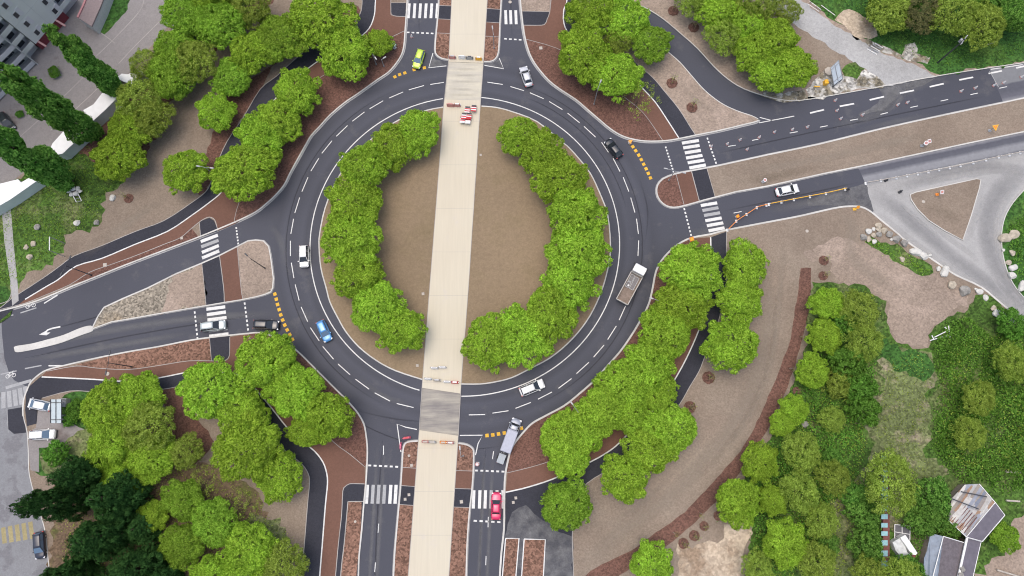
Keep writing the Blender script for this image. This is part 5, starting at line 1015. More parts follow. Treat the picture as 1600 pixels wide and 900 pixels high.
# goal like frame on the lawn: posts lean over because they are seen from the side
def gframe():
    r = empty('pipe_frame', G(104, 416, ZB), 0, 'white metal gate frame of two posts and a crossbar on the left lawn', 'frame')
    inv = r.location
    a, b = G(104, 400, ZB)-inv+Vector((0, 0, 0)), G(101, 381, ZB)-inv
    h = 4.3; p1, p2 = G(101, 400.5, ZB)-inv, G(101, 380, ZB)-inv
    for p in (p1, p2): m_ = MB(); m_.tube([p, p+Vector((0, 0, h))], .07, 7); m_.build('post', M['galv'], r)
    m_ = MB(); m_.tube([p1+Vector((0, 0, h)), p2+Vector((0, 0, h))], .09, 7); m_.build('crossbar', M['white_p'], r)
gframe()
def ladder():
    r = empty('metal_ladder_rack', G(114, 298, ZB), 0, 'pair of white rails with rungs lying on the lawn under white rocks', 'rack'); q = r.location
    A = [(G(101,279,ZB)-q, G(122,317,ZB)-q), (G(111,278,ZB)-q, G(130,315,ZB)-q)]
    for a, b in A: m_ = MB(); m_.tube([a+Vector((0,0,.5)), b+Vector((0,0,.5))], .08, 6); m_.build('rail', M['white_p'], r)
    m_ = MB()
    for i in range(9): f = i/8; m_.tube([A[0][0].lerp(A[0][1], f)+Vector((0,0,.45)), A[1][0].lerp(A[1][1], f)+Vector((0,0,.45))], .04, 5)
    m_.build('rungs', M['galv'], r)
    m_ = MB(); m_.prism([A[0][0], A[0][0].lerp(A[0][1], .75), A[1][0].lerp(A[1][1], .75), A[1][0]], 0, .25); m_.build('deck', M['mulch'], r)
ladder()
# rocks
def rock_mesh(seed, n=3):
    b = bmesh.new(); bmesh.ops.create_icosphere(b, subdivisions=2, radius=1); r = random.Random(seed)
    pl = [(Vector((r.gauss(0, 1), r.gauss(0, 1), r.gauss(0, .7))).normalized(), r.uniform(.62, .9)) for _ in range(9)]
    for v_ in b.verts:
        for nn_, d_ in pl:
            q = v_.co.dot(nn_)
            if q > d_: v_.co -= nn_*(q-d_)
        v_.co *= 1+r.uniform(-.04, .04)
    me = bpy.data.meshes.new('boulder'); b.to_mesh(me); b.free(); return me
RM = {k_: [rock_mesh(s_+(0 if k_ == 'w' else 10)) for s_ in range(4)] for k_ in 'wgt'}
M['rock_w'] = plain('white_rock', (.54, .53, .49), .9, var=.12, sc=1.5); M['rock_g'] = plain('grey_rock', (.26, .25, .23), .95, var=.3, sc=1.5); M['rock_t'] = plain('tan_rock', (.42, .37, .29), .95, var=.25, sc=1.5)
for k_ in 'wgt':
    for me in RM[k_]: me.materials.append(M['rock_'+k_])
RN = [0]
def rock(px, py, d, kind, label, group='boulders beside the grey road', el=1.0, rz=None):
    RN[0] += 1; r = random.Random(RN[0]); me = RM[kind][RN[0] % 4]; s_ = d*m_per_px(px, py)/2
    o = bpy.data.objects.new('boulder', me); C.objects.link(o); P = G(px, py, ZB+.3*s_)
    o.location = (P.x, P.y, ZB+s_*.30); o.scale = (s_*1.15*el, s_*1.15, s_*.75); o.rotation_euler = (0, 0, r.uniform(0, 6.28) if rz is None else rz)
    return tag(o, label, 'boulder', group)
cl = 'rocks heaped at the corner of the pale bare soil'
for x, y, d, k_, l in [(1349,371,11,'g','grey angular boulder, leftmost of the rock heap'),(1357,361,10,'w','pale boulder at the upper left of the rock heap'),(1365,358,6,'w','small white stone between two larger ones in the rock heap'),(1372,352,10,'t','tan boulder topmost in the rock heap'),(1373,359,9,'t','flat tan boulder just under the topmost of the heap'),(1381,360,10,'t','tan boulder at the upper right of the rock heap'),(1365,368,8,'t','rounded tan boulder in the middle of the rock heap'),(1373,366,9,'g','grey boulder in the middle of the rock heap'),(1358,374,9,'t','tan boulder at the lower left of the rock heap'),(1366,378,8,'w','pale boulder lowest in the rock heap'),(1390,366,11,'g','brownish boulder right of the rock heap'),(1393,374,5,'w','small white stone right of the rock heap'),(1401,374,13,'g','big dark boulder beside the grey road verge'),(1413,380,13,'g','flat grey boulder half in the grass by the road')]:
    rock(x, y, d, k_, l, cl)
for x, y, d, k_, l, e_ in [(1431,394,13,'w','long white slab stone, upper left of a pair in the grass strip',1.4),(1443,399,12,'w','white slab stone, lower right of a pair in the grass strip',1.3),(1453,399,5,'w','small white stone beside the white slab pair',1.2),(1466,420,7,'w','small white stone left of a flat white slab',1.2),(1476,424,13,'w','flat bluish white slab at the road edge',1.4),(1488,445,13,'t','round tan boulder below the red bark patch',1),(1507,455,16,'g','broad grey boulder at the corner of the thicket',1.2),(1530,455,10,'w','white stone, upper of a pair beside the road edge',1.2),(1525,452,5,'w','tiny white stone above a white one near the road',1),(1540,465,8,'w','white stone below the tiny one beside the road edge',1.3),(1553,482,9,'t','tan stone by the road, left of a big white one',1.2),(1558,490,13,'w','big white boulder by the road, left of another white one',1.1),(1569,492,10,'w','white boulder right of the big white one by the road',1.2),(1582,499,10,'w','white boulder nearest the road bend at the lower right',1),(1410,405,9,'t','tan boulder alone on the bare soil below the grass strip',1),(1596,516,8,'w','pale stone at the right edge under the road',1)]:
    rock(x, y, d, k_, l, el=e_)
for x, y, d, k_, l, e_ in [(1570,372,14,'t','rough tan rubble lump on the curved road outer verge',1.5),(1584,366,14,'t','tan rubble lump in the grass outside the curved road',1.4),(1582,395,10,'t','grey white stone in the grass outside the curved road',1),(1576,410,9,'t','tan stone at the outer kerb of the curved road',1),(1583,418,11,'w','white boulder, upper of the two round ones outside the curved road',1.2),(1582,430,12,'w','round white boulder, lower of the two outside the curved road',1),(1597,447,12,'w','white block cut by the right edge outside the curved road',1.5),(1568,391,5,'w','small white stone on the outer kerb of the curved road',1)]:
    rock(x, y, d, k_, l, 'stones outside the curved grey road', e_)
for x, y, d, k_, l, g_ in [(176,309,10,'w','pale lumpy rock at the lawn edge near the brown tree pit','rocks on the left lawn'),(121,313,0,'w','',''),(120,348,10,'w','flat white rock on the left lawn','rocks on the left lawn'),(151,348,9,'g','grey rock with dark side at the lawn edge','rocks on the left lawn'),(41,386,9,'t','tan rock left of the pipe frame','rocks on the left lawn'),(52,381,9,'t','tan flat rock beside the pipe frame','rocks on the left lawn'),(58,355,10,'g','grey stone above the pipe frame','rocks on the left lawn'),(46,402,10,'t','mossy tan rock below the pipe frame','rocks on the left lawn'),(1345,655,12,'t','round sandy lump in the undergrowth left of the trodden grass','loose lumps on rough ground'),(1258,663,11,'g','grey rock under the bushes right of the bark strip','loose lumps on rough ground'),(1478,772,9,'w','white blob at the upper left of the patched roof','loose lumps on rough ground')]:
    if d: rock(x, y, d, k_, l, g_)
for i, (x, y, d) in enumerate([(110,300,7),(117,297,8),(124,296,7),(114,305,7),(121,304,8),(128,300,6)]):
    o = rock(x, y, d, 'w', '%s white rock %s on the white rail rack' % (('small', 'large', 'small', 'small', 'large', 'small')[i], ('at the left', 'at the top', 'at the upper right', 'at the lower left', 'at the bottom', 'at the right end')[i]), 'white rocks on the rail rack'); o.location.z += .5
# young trees in bark pits
def pit_proto(nm='young_tree', sd=0):
    r = empty(nm, (0, 0, 0)); rg = random.Random(sd)
    m_ = MB(); P_ = [Vector((math.cos(a)*(1.05+rg.uniform(-.08, .08)), math.sin(a)*(1.05+rg.uniform(-.08, .08)), 0)) for a in np.linspace(0, 2*math.pi, 22)[:-1]]
    m_.prism(P_, -.05, .10); m_.build('bark_pit', M['mulch'], r)
    m_ = MB(); m_.tube([(0, 0, 0), (.05, 0, 1.6), (0, .05, 2.8)], [.05, .035, .015], 6); 
    for i in range(12): a = i*2.4; z = 1.0+i*.14; m_.tube([(0, 0, z), (.5*math.cos(a), .5*math.sin(a), z+.5)], [.018, .006], 4, cap=False)
    m_.build('trunk', M['bark'], r)
    rn = np.random.default_rng(sd); n = 70; p = rn.normal(size=(n, 3))*np.array([.35, .35, .5])+np.array([0, 0, 2.2]); me = quads(p, rn.normal(size=(n, 3))+np.array([0, 0, .6]), .16, .10, rn, 'crown', M['leaf_olive']); o = bpy.data.objects.new('crown', me); C.objects.link(o); o.parent = r
    for i in range(3): a = i*2.09; m_ = MB(); m_.tube([(.45*math.cos(a), .45*math.sin(a), 0), (.45*math.cos(a), .45*math.sin(a), 1.5)], .045, 6); m_.build('stake', M['wood'], r)
    m_ = MB()
    for i in range(3): a, b = i*2.09, (i+1)*2.09; m_.tube([(.45*math.cos(a), .45*math.sin(a), 1.4), (.45*math.cos(b), .45*math.sin(b), 1.4)], .03, 5)
    m_.build('stake_rail', M['wood'], r); return r
pp = pit_proto(); ch = kids(pp); first = True
for x, y, s_, l in [(1052,17,1,'staked young tree nearest the top edge beside the access road'),(1084,43,1,'staked young tree second from the top beside the access road'),(1050,130,1,'staked young tree on pale soil between footpath and access road, upper'),(1081,168,1,'staked young tree on pale soil between footpath and access road, lower'),(1107,590,1.05,'staked young tree in a bark circle below the broad round tree'),(1078,636,1,'staked young tree right of the outer southeast row'),(1287,407,.85,'staked young tree above another, right of the bark strip head'),(1286,431,.8,'staked young tree just right of the bark strip head'),(1068,849,.85,'lowest of four staked young trees along the bark strip'),(1085,837,.85,'second lowest of four staked young trees along the bark strip'),(1100,822,.75,'third of four staked young trees along the bark strip'),(1122,806,.75,'highest of four staked young trees, beside the pale sand'),(201,310,.85,'young tree pit alone at the edge of the left lawn'),(1245,611,.7,'staked young tree pit hidden between bark strip and bushes')]:
    if first: o = pp; first = False
    else: o = copy_tree(pp, children=ch)
    o.location = G(x, y, ZB+.03); o.rotation_euler = (0, 0, x*.7); o.scale = (s_, s_, s_); tag(o, l, 'young tree', 'staked young trees')
sp = empty('sapling', (0, 0, 0)); m_ = MB(); m_.tube([(0, 0, 0), (.03, 0, 1.3), (0, 0, 2.2)], [.035, .025, .01], 5)
for i in range(9): a = i*2.4; m_.tube([(0, 0, .7+i*.13), (.42*math.cos(a), .42*math.sin(a), 1.1+i*.13)], [.014, .006], 4, cap=False)
m_.build('trunk', M['wood'], sp); m_ = MB(); m_.tube([(.2, 0, 0), (.2, 0, 1.4)], .04, 6); m_.build('stake', M['stone_slab'], sp)
rn = np.random.default_rng(7); p = rn.normal(size=(40, 3))*np.array([.3, .3, .4])+np.array([0, 0, 1.7]); me = quads(p, rn.normal(size=(40, 3)), .15, .09, rn, 'crown', M['leaf_olive']); o = bpy.data.objects.new('crown', me); C.objects.link(o); o.parent = sp
sc_ = kids(sp); first = True
for i, (x, y) in enumerate([(1257,480),(1250,528),(1235,577),(1217,623),(1161,724),(1128,767),(1093,803),(1053,832),(1003,866)]):
    if first: o = sp; first = False
    else: o = copy_tree(sp, children=sc_)
    o.location = G(x, y, ZB+.03); o.rotation_euler = (0, 0, i*1.3); tag(o, ordn[i].replace('topmost', 'topmost')+' thin leafless sapling down the curved bark strip', 'sapling', 'saplings on the curved bark strip')
# covers and small slabs
for i, (x, y, w_, l) in enumerate([(164,414,7,'pale square slab on the red west cycle path'),(284,372,5,'small pale slab in the narrow bark strip left of the west zebra'),(845,75,6,'pale rectangular cover at the top of the northeast bark bed'),(661,440+19,5,'pale square cover left of the tramway, middle'),(657,511,4,'pale square cover left of the tramway in the lower half'),(652,571,5,'pale square cover left of the tramway near the bottom of the island'),(751,242,4,'pale square cover right of the tramway near the top of the island'),(721,784,6,'pale double cover on the dark path right of the tramway'),(639,773,5,'upper grey cover on the dark path left of the tramway'),(633,780,5,'lower grey cover on the dark path left of the tramway'),(806,778,5,'upper pale cover on the dark southeast corner pavement'),(802,785,5,'lower pale cover on the dark southeast corner pavement'),(643,727,5,'pale square cover on the bark left of the tramway, south')]):
    r = empty('access_cover', G(x, y, ZB+.025), .1, l, 'cover', 'access covers'); s_ = w_*m_per_px(x, y)*.85
    m_ = MB(); m_.box((0, 0, 0), (s_, s_, .05)); m_.build('frame', M['edge'], r); m_ = MB(); m_.box((0, 0, .03), (s_*.82, s_*.82, .03)); m_.build('lid', M['stone_slab'], r)
for x, y, d_, l, z_ in [(168,584,6,'round pale manhole on the red cycle path below the west road',ZB+.03),(797,3,5,'round grey manhole on the north exit road',ZR+.02),(746,720,0,'',0),(1344,113,0,'',0),(506,490,0,'',0),(639,712,4,'round white manhole on the bark left of the tramway, south',ZB+.04),(555,815,4,'round pale manhole in the narrow bark bed on the south road',ZB+.04),(1261,361,5,'round pale manhole on the soil below the lower east carriageway',ZB+.03),(1443,315,5,'round pale manhole on the triangular island',ZB+.03)]:
    if d_:
        m_ = MB(); s_ = d_*m_per_px(x, y)/2; P = G(x, y, z_); m_.tube([(P.x, P.y, z_-.03), (P.x, P.y, z_+.01)], s_, 18); m_.tube([(P.x, P.y, z_), (P.x, P.y, z_+.022)], s_*.75, 18); tag(m_.build('manhole_cover', M['stone_slab']), l, 'manhole', 'round manhole covers')
# ------------------------------------------------------------------ cones, barriers, signs
cone = empty('traffic_cone', (0, 0, 0)); m_ = MB(); m_.box((0, 0, .03), (.42, .42, .06)); m_.build('base', M['red_faded'], cone)
m_ = MB(); m_.tube([(0, 0, .06), (0, 0, .75)], [.18, .04], 12); m_.build('body', M['red_faded'], cone); m_ = MB(); m_.tube([(0, 0, .15), (0, 0, .70)], [.20, .085], 12); m_.build('white_band', M['white_p'], cone)
cc = kids(cone); first = True
CN = [(1300+7,173.5),(1313,186),(1347,180),(1209.5,207),(1237.5,203),(1261,199),(1402,164.5),(1417,161),(1501,143),(1523,138),(1552,134),(1567,130),(1595,121),(1156,219),(1186,215),(1304.5,157.5),(1136,225.5),(643.5,58),(1167,234),(1111,229.5)]
for i, (x, y) in enumerate(CN):
    if first: o = cone; first = False
    else: o = copy_tree(cone, children=cc)
    o.location = G(x, y, ZR+.01); o.rotation_euler = (0, 0, i*.4); o.scale = (1.1, 1.1, 1.2)
    xs_ = sorted(p[0] for p in CN if p[0] > 1100)
    tag(o, 'pink and white cone alone on the road above the lime green car' if x < 700 else '%s traffic cone from the left on the upper east carriageway' % (['first', 'second', 'third', 'fourth', 'fifth', 'sixth', 'seventh', 'eighth', 'ninth', 'tenth', 'eleventh', 'twelfth', 'thirteenth', 'fourteenth', 'fifteenth', 'sixteenth', 'seventeenth', 'eighteenth', 'nineteenth'][xs_.index(x)]), 'traffic cone', 'traffic cones on the roads')
def barrier(px, py, ang, mats, label, w_=1.35, h=.85, z=.18, lean=0, stripes=0):
    P = G(px, py, z); r = empty('road_barrier', (P.x, P.y, z), ang, label, 'barrier', 'barriers across the tramway')
    m_ = MB(); m_.box((0, 0, .30), (w_, .48, .60), taper=.62); m_.box((0, 0, .76), (w_*.94, .22, .32), taper=.8); m_.build('body', M[mats[0]], r, bevel=.03)
    m_ = MB(); m_.box((0, 0, .935), (w_*.55, .24, .03)); m_.build('filler_cap', M[mats[1]], r)
    for s_ in (-1, 1): m_ = MB(); m_.tube([(s_*(w_/2), 0, .15), (s_*(w_/2), 0, .85)], .07, 8); m_.build('joint', M[mats[1]], r)
    return r
for x, y, mt, l in [(707,91,('red_faded','galv'),'faded red barrier, leftmost of the upper row across the tramway'),(722,91,('white_p','white_p'),'white barrier, second of the upper row across the tramway'),(734,92,('galv','dark_steel'),'grey barrier, third of the upper row across the tramway'),(748,93,('yellow_p','white_p'),'yellowish barrier, rightmost of the upper row across the tramway'),(704,165.5,('red_faded','red_faded'),'faded red barrier, left of two above the sign boards'),(714.5,165.5,('red_faded','white_p'),'faded pink barrier, right of two above the sign boards'),(679,575,('white_p','galv'),'white barrier, left of the two in the lone upper pair, south tramway'),(691.5,574,('white_p','galv'),'white barrier, right of the two in the lone upper pair, south tramway'),(669,592,('white_p','galv'),'white barrier, leftmost of the row of four, south tramway'),(683,594,('stone_slab','galv'),'cream barrier, second of the row of four, south tramway'),(699,596.5,('white_p','galv'),'white barrier, third of the row of four, south tramway'),(711,597.5,('red_p','white_p'),'red barrier, rightmost of the row of four, south tramway'),(665,690,('red_faded','stone_slab'),'red barrier, leftmost of the lowest row across the tramway'),(676,690.5,('galv','stone_slab'),'grey brown barrier, second of the lowest row across the tramway'),(693,691,('orange_p','stone_slab'),'orange barrier, third of the lowest row across the tramway'),(704,691.5,('red_faded','white_p'),'pinkish barrier, rightmost of the lowest row across the tramway'),(636,684,('pink_p','red_p'),'pink barrier lying in front of the south splitter kerb')]:
    barrier(x, y, -.05 if x != 636 else .15, mt, l, z=.18 if x != 636 else .02)
m_ = MB(); a, b = G(626.5, 691, .02), G(626, 703, .02); m_.box(((a+b)/2+Vector((0, 0, .35))), ((b-a).length, .35, .7), rz=math.atan2((b-a).y, (b-a).x), taper=.6); tag(m_.build('road_barrier', M['pink_p'], bevel=.03), 'pink barrier along the left side of the south splitter kerb', 'barrier', 'barriers across the tramway')
# tall striped boards standing on the tramway
for x, y, c_, l in [(730.5,174,(0, 1, 0, 1, 0),'mostly white sign board with thin red stripes, upper left of the board group'),(740.5,172,(1, 0, 1, 0, 1),'red and white striped board, upper right of the board group'),(725,184,(1, 0, 1, 0, 0),'striped board, lower left of the board group'),(733,184,(1, 1, 0, 1, 0),'dark red and white board, lower right of the board group'),(723,190,(0, 0, 1, 0, 0),'white board, lowest left of the board group'),(731.5,191,(0, 0, 0, 1, 0),'white board, lowest right of the board group')]:
    P = G(x, y, .18); r = empty('striped_board', (P.x, P.y, .18), -.08, l, 'sign board', 'striped boards on the tramway')
    for i, q in enumerate(c_): m_ = MB(); m_.box((0, (i-2)*.26, .62-(i-2)*.09), (.98, .255, .06), M=Matrix.Rotation(-.33, 3, 'X')); m_.build('stripe', M['red_p' if q else 'white_p'], r)
    m_ = MB(); m_.box((0, .62, .3), (.9, .3, .6)); m_.build('foot', M['dark_steel'], r)
# orange railing along the lower east carriageway
def rail(pts, label, mat, n, sd):
    q = G(*pts[0], ZR); r = empty('safety_rail', q, 0, label, 'railing', 'temporary railings on the lower east carriageway'); P = [G(*p, ZR)-q for p in pts]
    m_ = MB(); ribbon(m_, P, .10, .58, .86); m_.build('rail', M[mat], r)
    L = resample(P, sum((b-a).length for a, b in zip(P, P[1:]))/n)
    for i, p in enumerate(L):
        m_ = MB(); m_.box(p+Vector((0, 0, .1)), (.35, .55, .16)); m_.tube([p, p+Vector((0, 0, .9))], .05, 6); m_.build('foot', M['white_p'], r)
rail([(1136,360),(1150,346),(1182,325),(1197,321)], 'orange railing slanting from the kerb up to the lane middle', 'orange_p', 5, 1)
rail([(1201,320),(1240,312.5),(1290,303),(1320,296)], 'yellow orange railing in the middle of the lower east carriageway', 'yellow_p', 7, 2)
rail([(1352,287),(1400,278.5),(1450,269),(1500,259.5),(1560,246),(1610,236)], 'long pale yellow railing along the old junction at the right', 'stone_slab', 16, 3)
for x, y, l in [(1324,296.5,'black and white post at the end of the yellow orange railing'),(1384,282,'grey post at the start of the long pale railing'),(1406,300,'black lump on the old junction asphalt')]:
    m_ = MB(); P = G(x, y, ZR); m_.box(P+Vector((0, 0, .15)), (.8, .5, .3), rz=.5, taper=.7); m_.box(P+Vector((0, 0, .5)), (.3, .2, .7), rz=.5); tag(m_.build('railing_weight', M['dark_steel']), l, 'weight')
# signs on posts
def sign(px, py, h, shape, mat, label, ang=0, tilt=1.0, s_=.8, z=ZB, post='galv'):
    P = G(px, py, z); r = empty('road_sign', (P.x, P.y, z), ang, label, 'road sign', 'temporary signs')
    m_ = MB(); m_.box((0, 0, .05), (.6, .5, .1)); m_.tube([(0, 0, 0), (0, 0, h)], .045, 6); m_.build('post', M[post], r)
    m_ = MB(); n = {'tri': 3, 'disc': 18, 'sq': 4}[shape]; Rm = Matrix.Rotation(tilt, 3, 'X')
    pts = [(s_*math.cos(2*math.pi*i/n+math.pi/2+(math.pi/4 if n == 4 else 0)+(math.pi if n == 3 else 0)), s_*math.sin(2*math.pi*i/n+math.pi/2+(math.pi/4 if n == 4 else 0)+(math.pi if n == 3 else 0))) for i in range(n)]
    vs = [Rm @ Vector((a, b, c_)) + Vector((0, -.05, h-.1)) for c_ in (-.03, .03) for a, b in pts]
    fs = [tuple(range(n))[::-1], tuple(range(n, 2*n))]+[(i, (i+1) % n, n+(i+1) % n, n+i) for i in range(n)]
    m_.add(vs, fs); m_.build('panel', M[mat], r)
    m_ = MB(); vs = [Rm @ Vector((a*.68, b*.68, c_)) + Vector((0, -.05, h-.1)) for c_ in (-.036, .036) for a, b in pts]; m_.add(vs, fs); m_.build('symbol_field', M[{'yellow_p': 'orange_p', 'white_p': 'red_faded', 'orange_p': 'yellow_p', 'red_faded': 'white_p'}.get(mat, 'white_p')], r)
sign(1546, 204, 1.8, 'tri', 'yellow_p', 'yellow triangular sign on the east median near the right edge', .2, .35, .75)
sign(1440, 228, 1.6, 'disc', 'white_p', 'round white sign, left of a pair on the east median', 0, .4, .42)
sign(1445, 225, 1.6, 'sq', 'white_p', 'square white sign, right of a pair on the east median', .3, .4, .5)
sign(1464, 304, 1.7, 'sq', 'white_p', 'white sign on the triangular island', .2, .5, .5, post='orange_p')
sign(1335, 327, 1.5, 'sq', 'yellow_p', 'yellow sign at the lower kerb where the asphalt turns grey', .1, .8, .42, post='yellow_p')
sign(984, 223, .9, 'tri', 'orange_p', 'small orange sign at the kerb above the east yellow squares', 0, .3, .5, z=.02)
sign(1079, 375, .9, 'sq', 'orange_p', 'orange sign panel at the kerb above the topmost southeast tree', .3, .4, .55)
sign(1151, 339, .7, 'sq', 'orange_p', 'orange sign lying right of the lower east zebra crossing', .5, .6, .45, z=.02)
sign(746.5, 724, 2.4, 'disc', 'red_faded', 'round red bordered sign left of the trailer on the south entry', .0, .5, .36, z=.02)
sign(1192, 284, 1.2, 'disc', 'white_p', 'pinkish white sign lying on the east median near the white car', .4, .3, .35)
sign(617, 75, 1.3, 'sq', 'green_p', 'dark green box sign on the bark bed next to the small sapling tree', .9, .4, .55)
# notice board at the dirt road
nb = empty('notice_board', G(1306, 118, ZB), 0, 'large white billboard on posts seen from behind, between copse and dirt road', 'billboard'); q = nb.location
h0, h1 = .9, 3.9; a, b = G(1301,132,ZB)-q, G(1310,113+3,ZB)-q
A0 = G(1302.5, 134, h0)-q; A1 = G(1316, 124, h0)-q
t_ = G(1297, 107, 3.9)-q; t2_ = G(1309.5, 95, 3.9)-q
A0 = Vector((A0.x, A0.y, h0)); A1 = Vector((A1.x, A1.y, h0)); T0 = Vector((t_.x, t_.y, 3.9)); T1 = Vector((t2_.x, t2_.y, 3.9))
m_ = MB(); nrm = (A1-A0).cross(T0-A0).normalized()*.05; m_.add([p+d_ for d_ in (-nrm, nrm) for p in (A0, A1, T1, T0)], [(3, 2, 1, 0), (4, 5, 6, 7), (0, 1, 5, 4), (1, 2, 6, 5), (2, 3, 7, 6), (3, 0, 4, 7)]); m_.build('panel', plain('pale_blue_board', (.52, .58, .62), .5), nb)
for p, e_ in ((A0, T0), (A1, T1), (A0.lerp(A1, .5), T0.lerp(T1, .5)), (A0.lerp(T0, .2), A1.lerp(T1, .2)), (A0.lerp(T0, .88), A1.lerp(T1, .88)), (A0, A1), (T0, T1)):
    m_ = MB(); m_.tube([p-nrm*0+Vector((0, 0, .08)), e_+Vector((0, 0, .08))], .07, 6); m_.build('frame_bar', M['galv'] if p != A0 or e_ != A1 else M['dark_steel'], nb)
for p in (A0.lerp(A1, .1), A0.lerp(A1, .9)): m_ = MB(); m_.tube([(p.x, p.y, 0), p+Vector((0, 0, .1))], .09, 6); m_.build('post', M['dark_steel'], nb)
m_ = MB(); P = G(1294, 113, ZB); m_.prism([P+Vector((math.cos(a)*1.0, math.sin(a)*.9, 0)) for a in np.linspace(0, 6.28, 8)[:-1]], ZB, ZB+.6); tag(m_.build('concrete_block', M['stone_slab'], bevel=.08), 'pale concrete block behind the white billboard', 'block')
m_ = MB(); P = G(1288.5, 131, ZB); m_.box(P+Vector((0, 0, .5)), (.75, .85, 1.0), rz=.1); m_.box(P+Vector((-.05, .2, 1.05)), (.5, .4, .14), rz=.1); tag(m_.build('yellow_cabinet', M['yellow_p'], bevel=.05), 'bright yellow box left of the billboard foot', 'box')
m_ = MB(); m_.tube([G(1272, 135, ZB+.15), G(1281, 135.5, ZB+.15)], .12, 7); tag(m_.build('yellow_pipe', M['yellow_p']), 'short yellow tube lying left of the yellow box', 'tube')
# glass shelter with concrete boxes
sh = empty('shelter', G(88, 642, ZB), 0, 'shelter with pale glass roof panes and black beams beside the parked white car', 'shelter'); q = sh.location; zt = 2.6
R4 = [G(79.5, 624, zt)-q, G(96.5, 624, zt)-q, G(96.5, 661, zt)-q, G(79.5, 661, zt)-q]
gm = plain('shelter_glass', (.33, .40, .43), .15, var=.05, spec=.7)
for f0, f1 in ((.04, .46), (.52, .96)):
    m_ = MB(); m_.prism([R4[0].lerp(R4[1], f0), R4[0].lerp(R4[1], f1), R4[3].lerp(R4[2], f1), R4[3].lerp(R4[2], f0)], zt-q.z, zt-q.z+.05, bottom=True); m_.build('roof_pane', gm, sh)
for a, b in ((R4[0], R4[3]), (R4[1], R4[2]), (R4[0].lerp(R4[1], .49), R4[3].lerp(R4[2], .49)), (R4[0].lerp(R4[3], .14), R4[1].lerp(R4[2], .14)+Vector((.4, 0, 0))), (R4[0].lerp(R4[3], .86), R4[1].lerp(R4[2], .86)+Vector((.4, 0, 0)))):
    m_ = MB(); z_ = Vector((0, 0, zt-q.z+.09)); m_.tube([Vector((a.x, a.y, 0))+z_, Vector((b.x, b.y, 0))+z_], .07, 5); m_.build('beam', M['dark_steel'], sh)
for p in R4: m_ = MB(); m_.tube([(p.x*.97, p.y*.97, 0), (p.x*.97, p.y*.97, zt-q.z)], .06, 7); m_.build('post', M['dark_steel'], sh)
for x, y, l in ((103, 629.5, 'upper pale concrete box beside the glass shelter'), (101, 655, 'lower pale concrete box beside the glass shelter')):
    r = empty('concrete_box', G(x, y, ZB+.02), .02, l, 'concrete box', 'concrete boxes by the shelter')
    m_ = MB(); m_.box((0, 0, .6), (1.55, 1.45, 1.2)); m_.build('body', M['stone_slab'], r, bevel=.05); m_ = MB(); m_.box((.25, 0, 1.23), (1.0, 1.5, .06)); m_.build('lid', M['gutter'], r)
# striped rail in the lower right
r = empty('striped_walkway', G(1381, 796, ZB), 0, 'narrow rail with alternating pale blue and dark red bands through the lower right weeds', 'walkway'); q = r.location
M['blue_band'] = plain('pale_blue_paint', (.25, .45, .50), .7, var=.15); M['rust'] = plain('dark_red_rust', (.16, .06, .055), .9, var=.2)
ys_ = [712, 717, 722, 727, 734, 784, 790, 797, 803, 810, 817, 823, 830, 836, 844, 851, 860, 868, 876, 884]
m_ = MB(); m_.prism([p-q for p in W([(1376,712),(1386,712),(1386,884),(1376,884)])], 0, .72); m_.build('base', M['rust'], r)
for i in range(0, len(ys_)-1):
    if i % 2 == 0:
        m_ = MB(); m_.prism([p-q for p in W([(1376.3,ys_[i]),(1386.3,ys_[i]),(1386.3,ys_[i+1]+1),(1376.3,ys_[i+1]+1)], .8)], .72, .84); m_.build('band', M['blue_band'], r)
# white wreckage, white fence pieces
M['wreck'] = plain('weathered_white_sheet', (.52, .54, .54), .7, var=.28, sc=1.2)
r = empty('wrecked_caravan_shell', G(1413, 858, ZB), 0, 'broken white shell of a small caravan left of the huts', 'wreckage'); q = r.location
z_ = 1.3
m_ = MB(); m_.prism([p-q for p in W([(1394,847),(1405,840.5),(1413,852),(1417,862),(1427,873),(1413,881),(1404,866),(1399,860)], z_)], 0, z_); m_.build('shell', M['wreck'], r)
m_ = MB(); m_.prism([p-q for p in W([(1406,840),(1414,835.5),(1433,864),(1430,867),(1424,866),(1412,848)], z_+.5)], .3, z_+.5); m_.build('roof_fragment', M['white_p'], r)
m_ = MB(); m_.prism([p-q for p in W([(1424,867),(1431,867.5),(1428,872),(1425,873)], z_+.2)], .3, z_+.2); m_.build('dark_opening', M['rust'], r)
r = empty('garden_frame', G(1409, 828, ZB), 0, 'white rectangular frame with dark panes above the caravan wreckage', 'frame'); q = r.location
m_ = MB(); m_.prism([p-q for p in W([(1398,819.5),(1421.5,822),(1421.5,845),(1398,842)], .4)], 0, .4); m_.build('dark_pane', plain('dark_grey_cover', (.10, .10, .11), .7), r)
for a, b in (((1398,819.5),(1422,822)),((1409.5,821),(1409.5,843)),((1422,822),(1421.5,846)),((1398,831),(1422,835)),((1398,819.5),(1398,842))):
    m_ = MB(); m_.tube([G(*a, .5)-q, G(*b, .5)-q], .08, 5); m_.build('frame_bar', M['white_p'], r)
r = empty('collapsed_white_frame', G(1470, 525, ZB), 0, 'tangle of white posts at the corner of the bare soil and bramble thicket', 'frame'); q = r.location
for a, b in (((1453,532),(1483,523.5)),((1482,509),(1485,530)),((1456,524),(1459,530)),((1460,527),(1482,516)),((1476,511),(1483,517))):
    m_ = MB(); m_.tube([G(*a, .5)-q, G(*b, .5)-q], .10, 5); m_.build('post', M['white_p'], r)
r = empty('broken_fence', G(1285, 18, ZB), 0, 'thin broken white fence between dirt road and northeast lawn', 'fence'); q = r.location
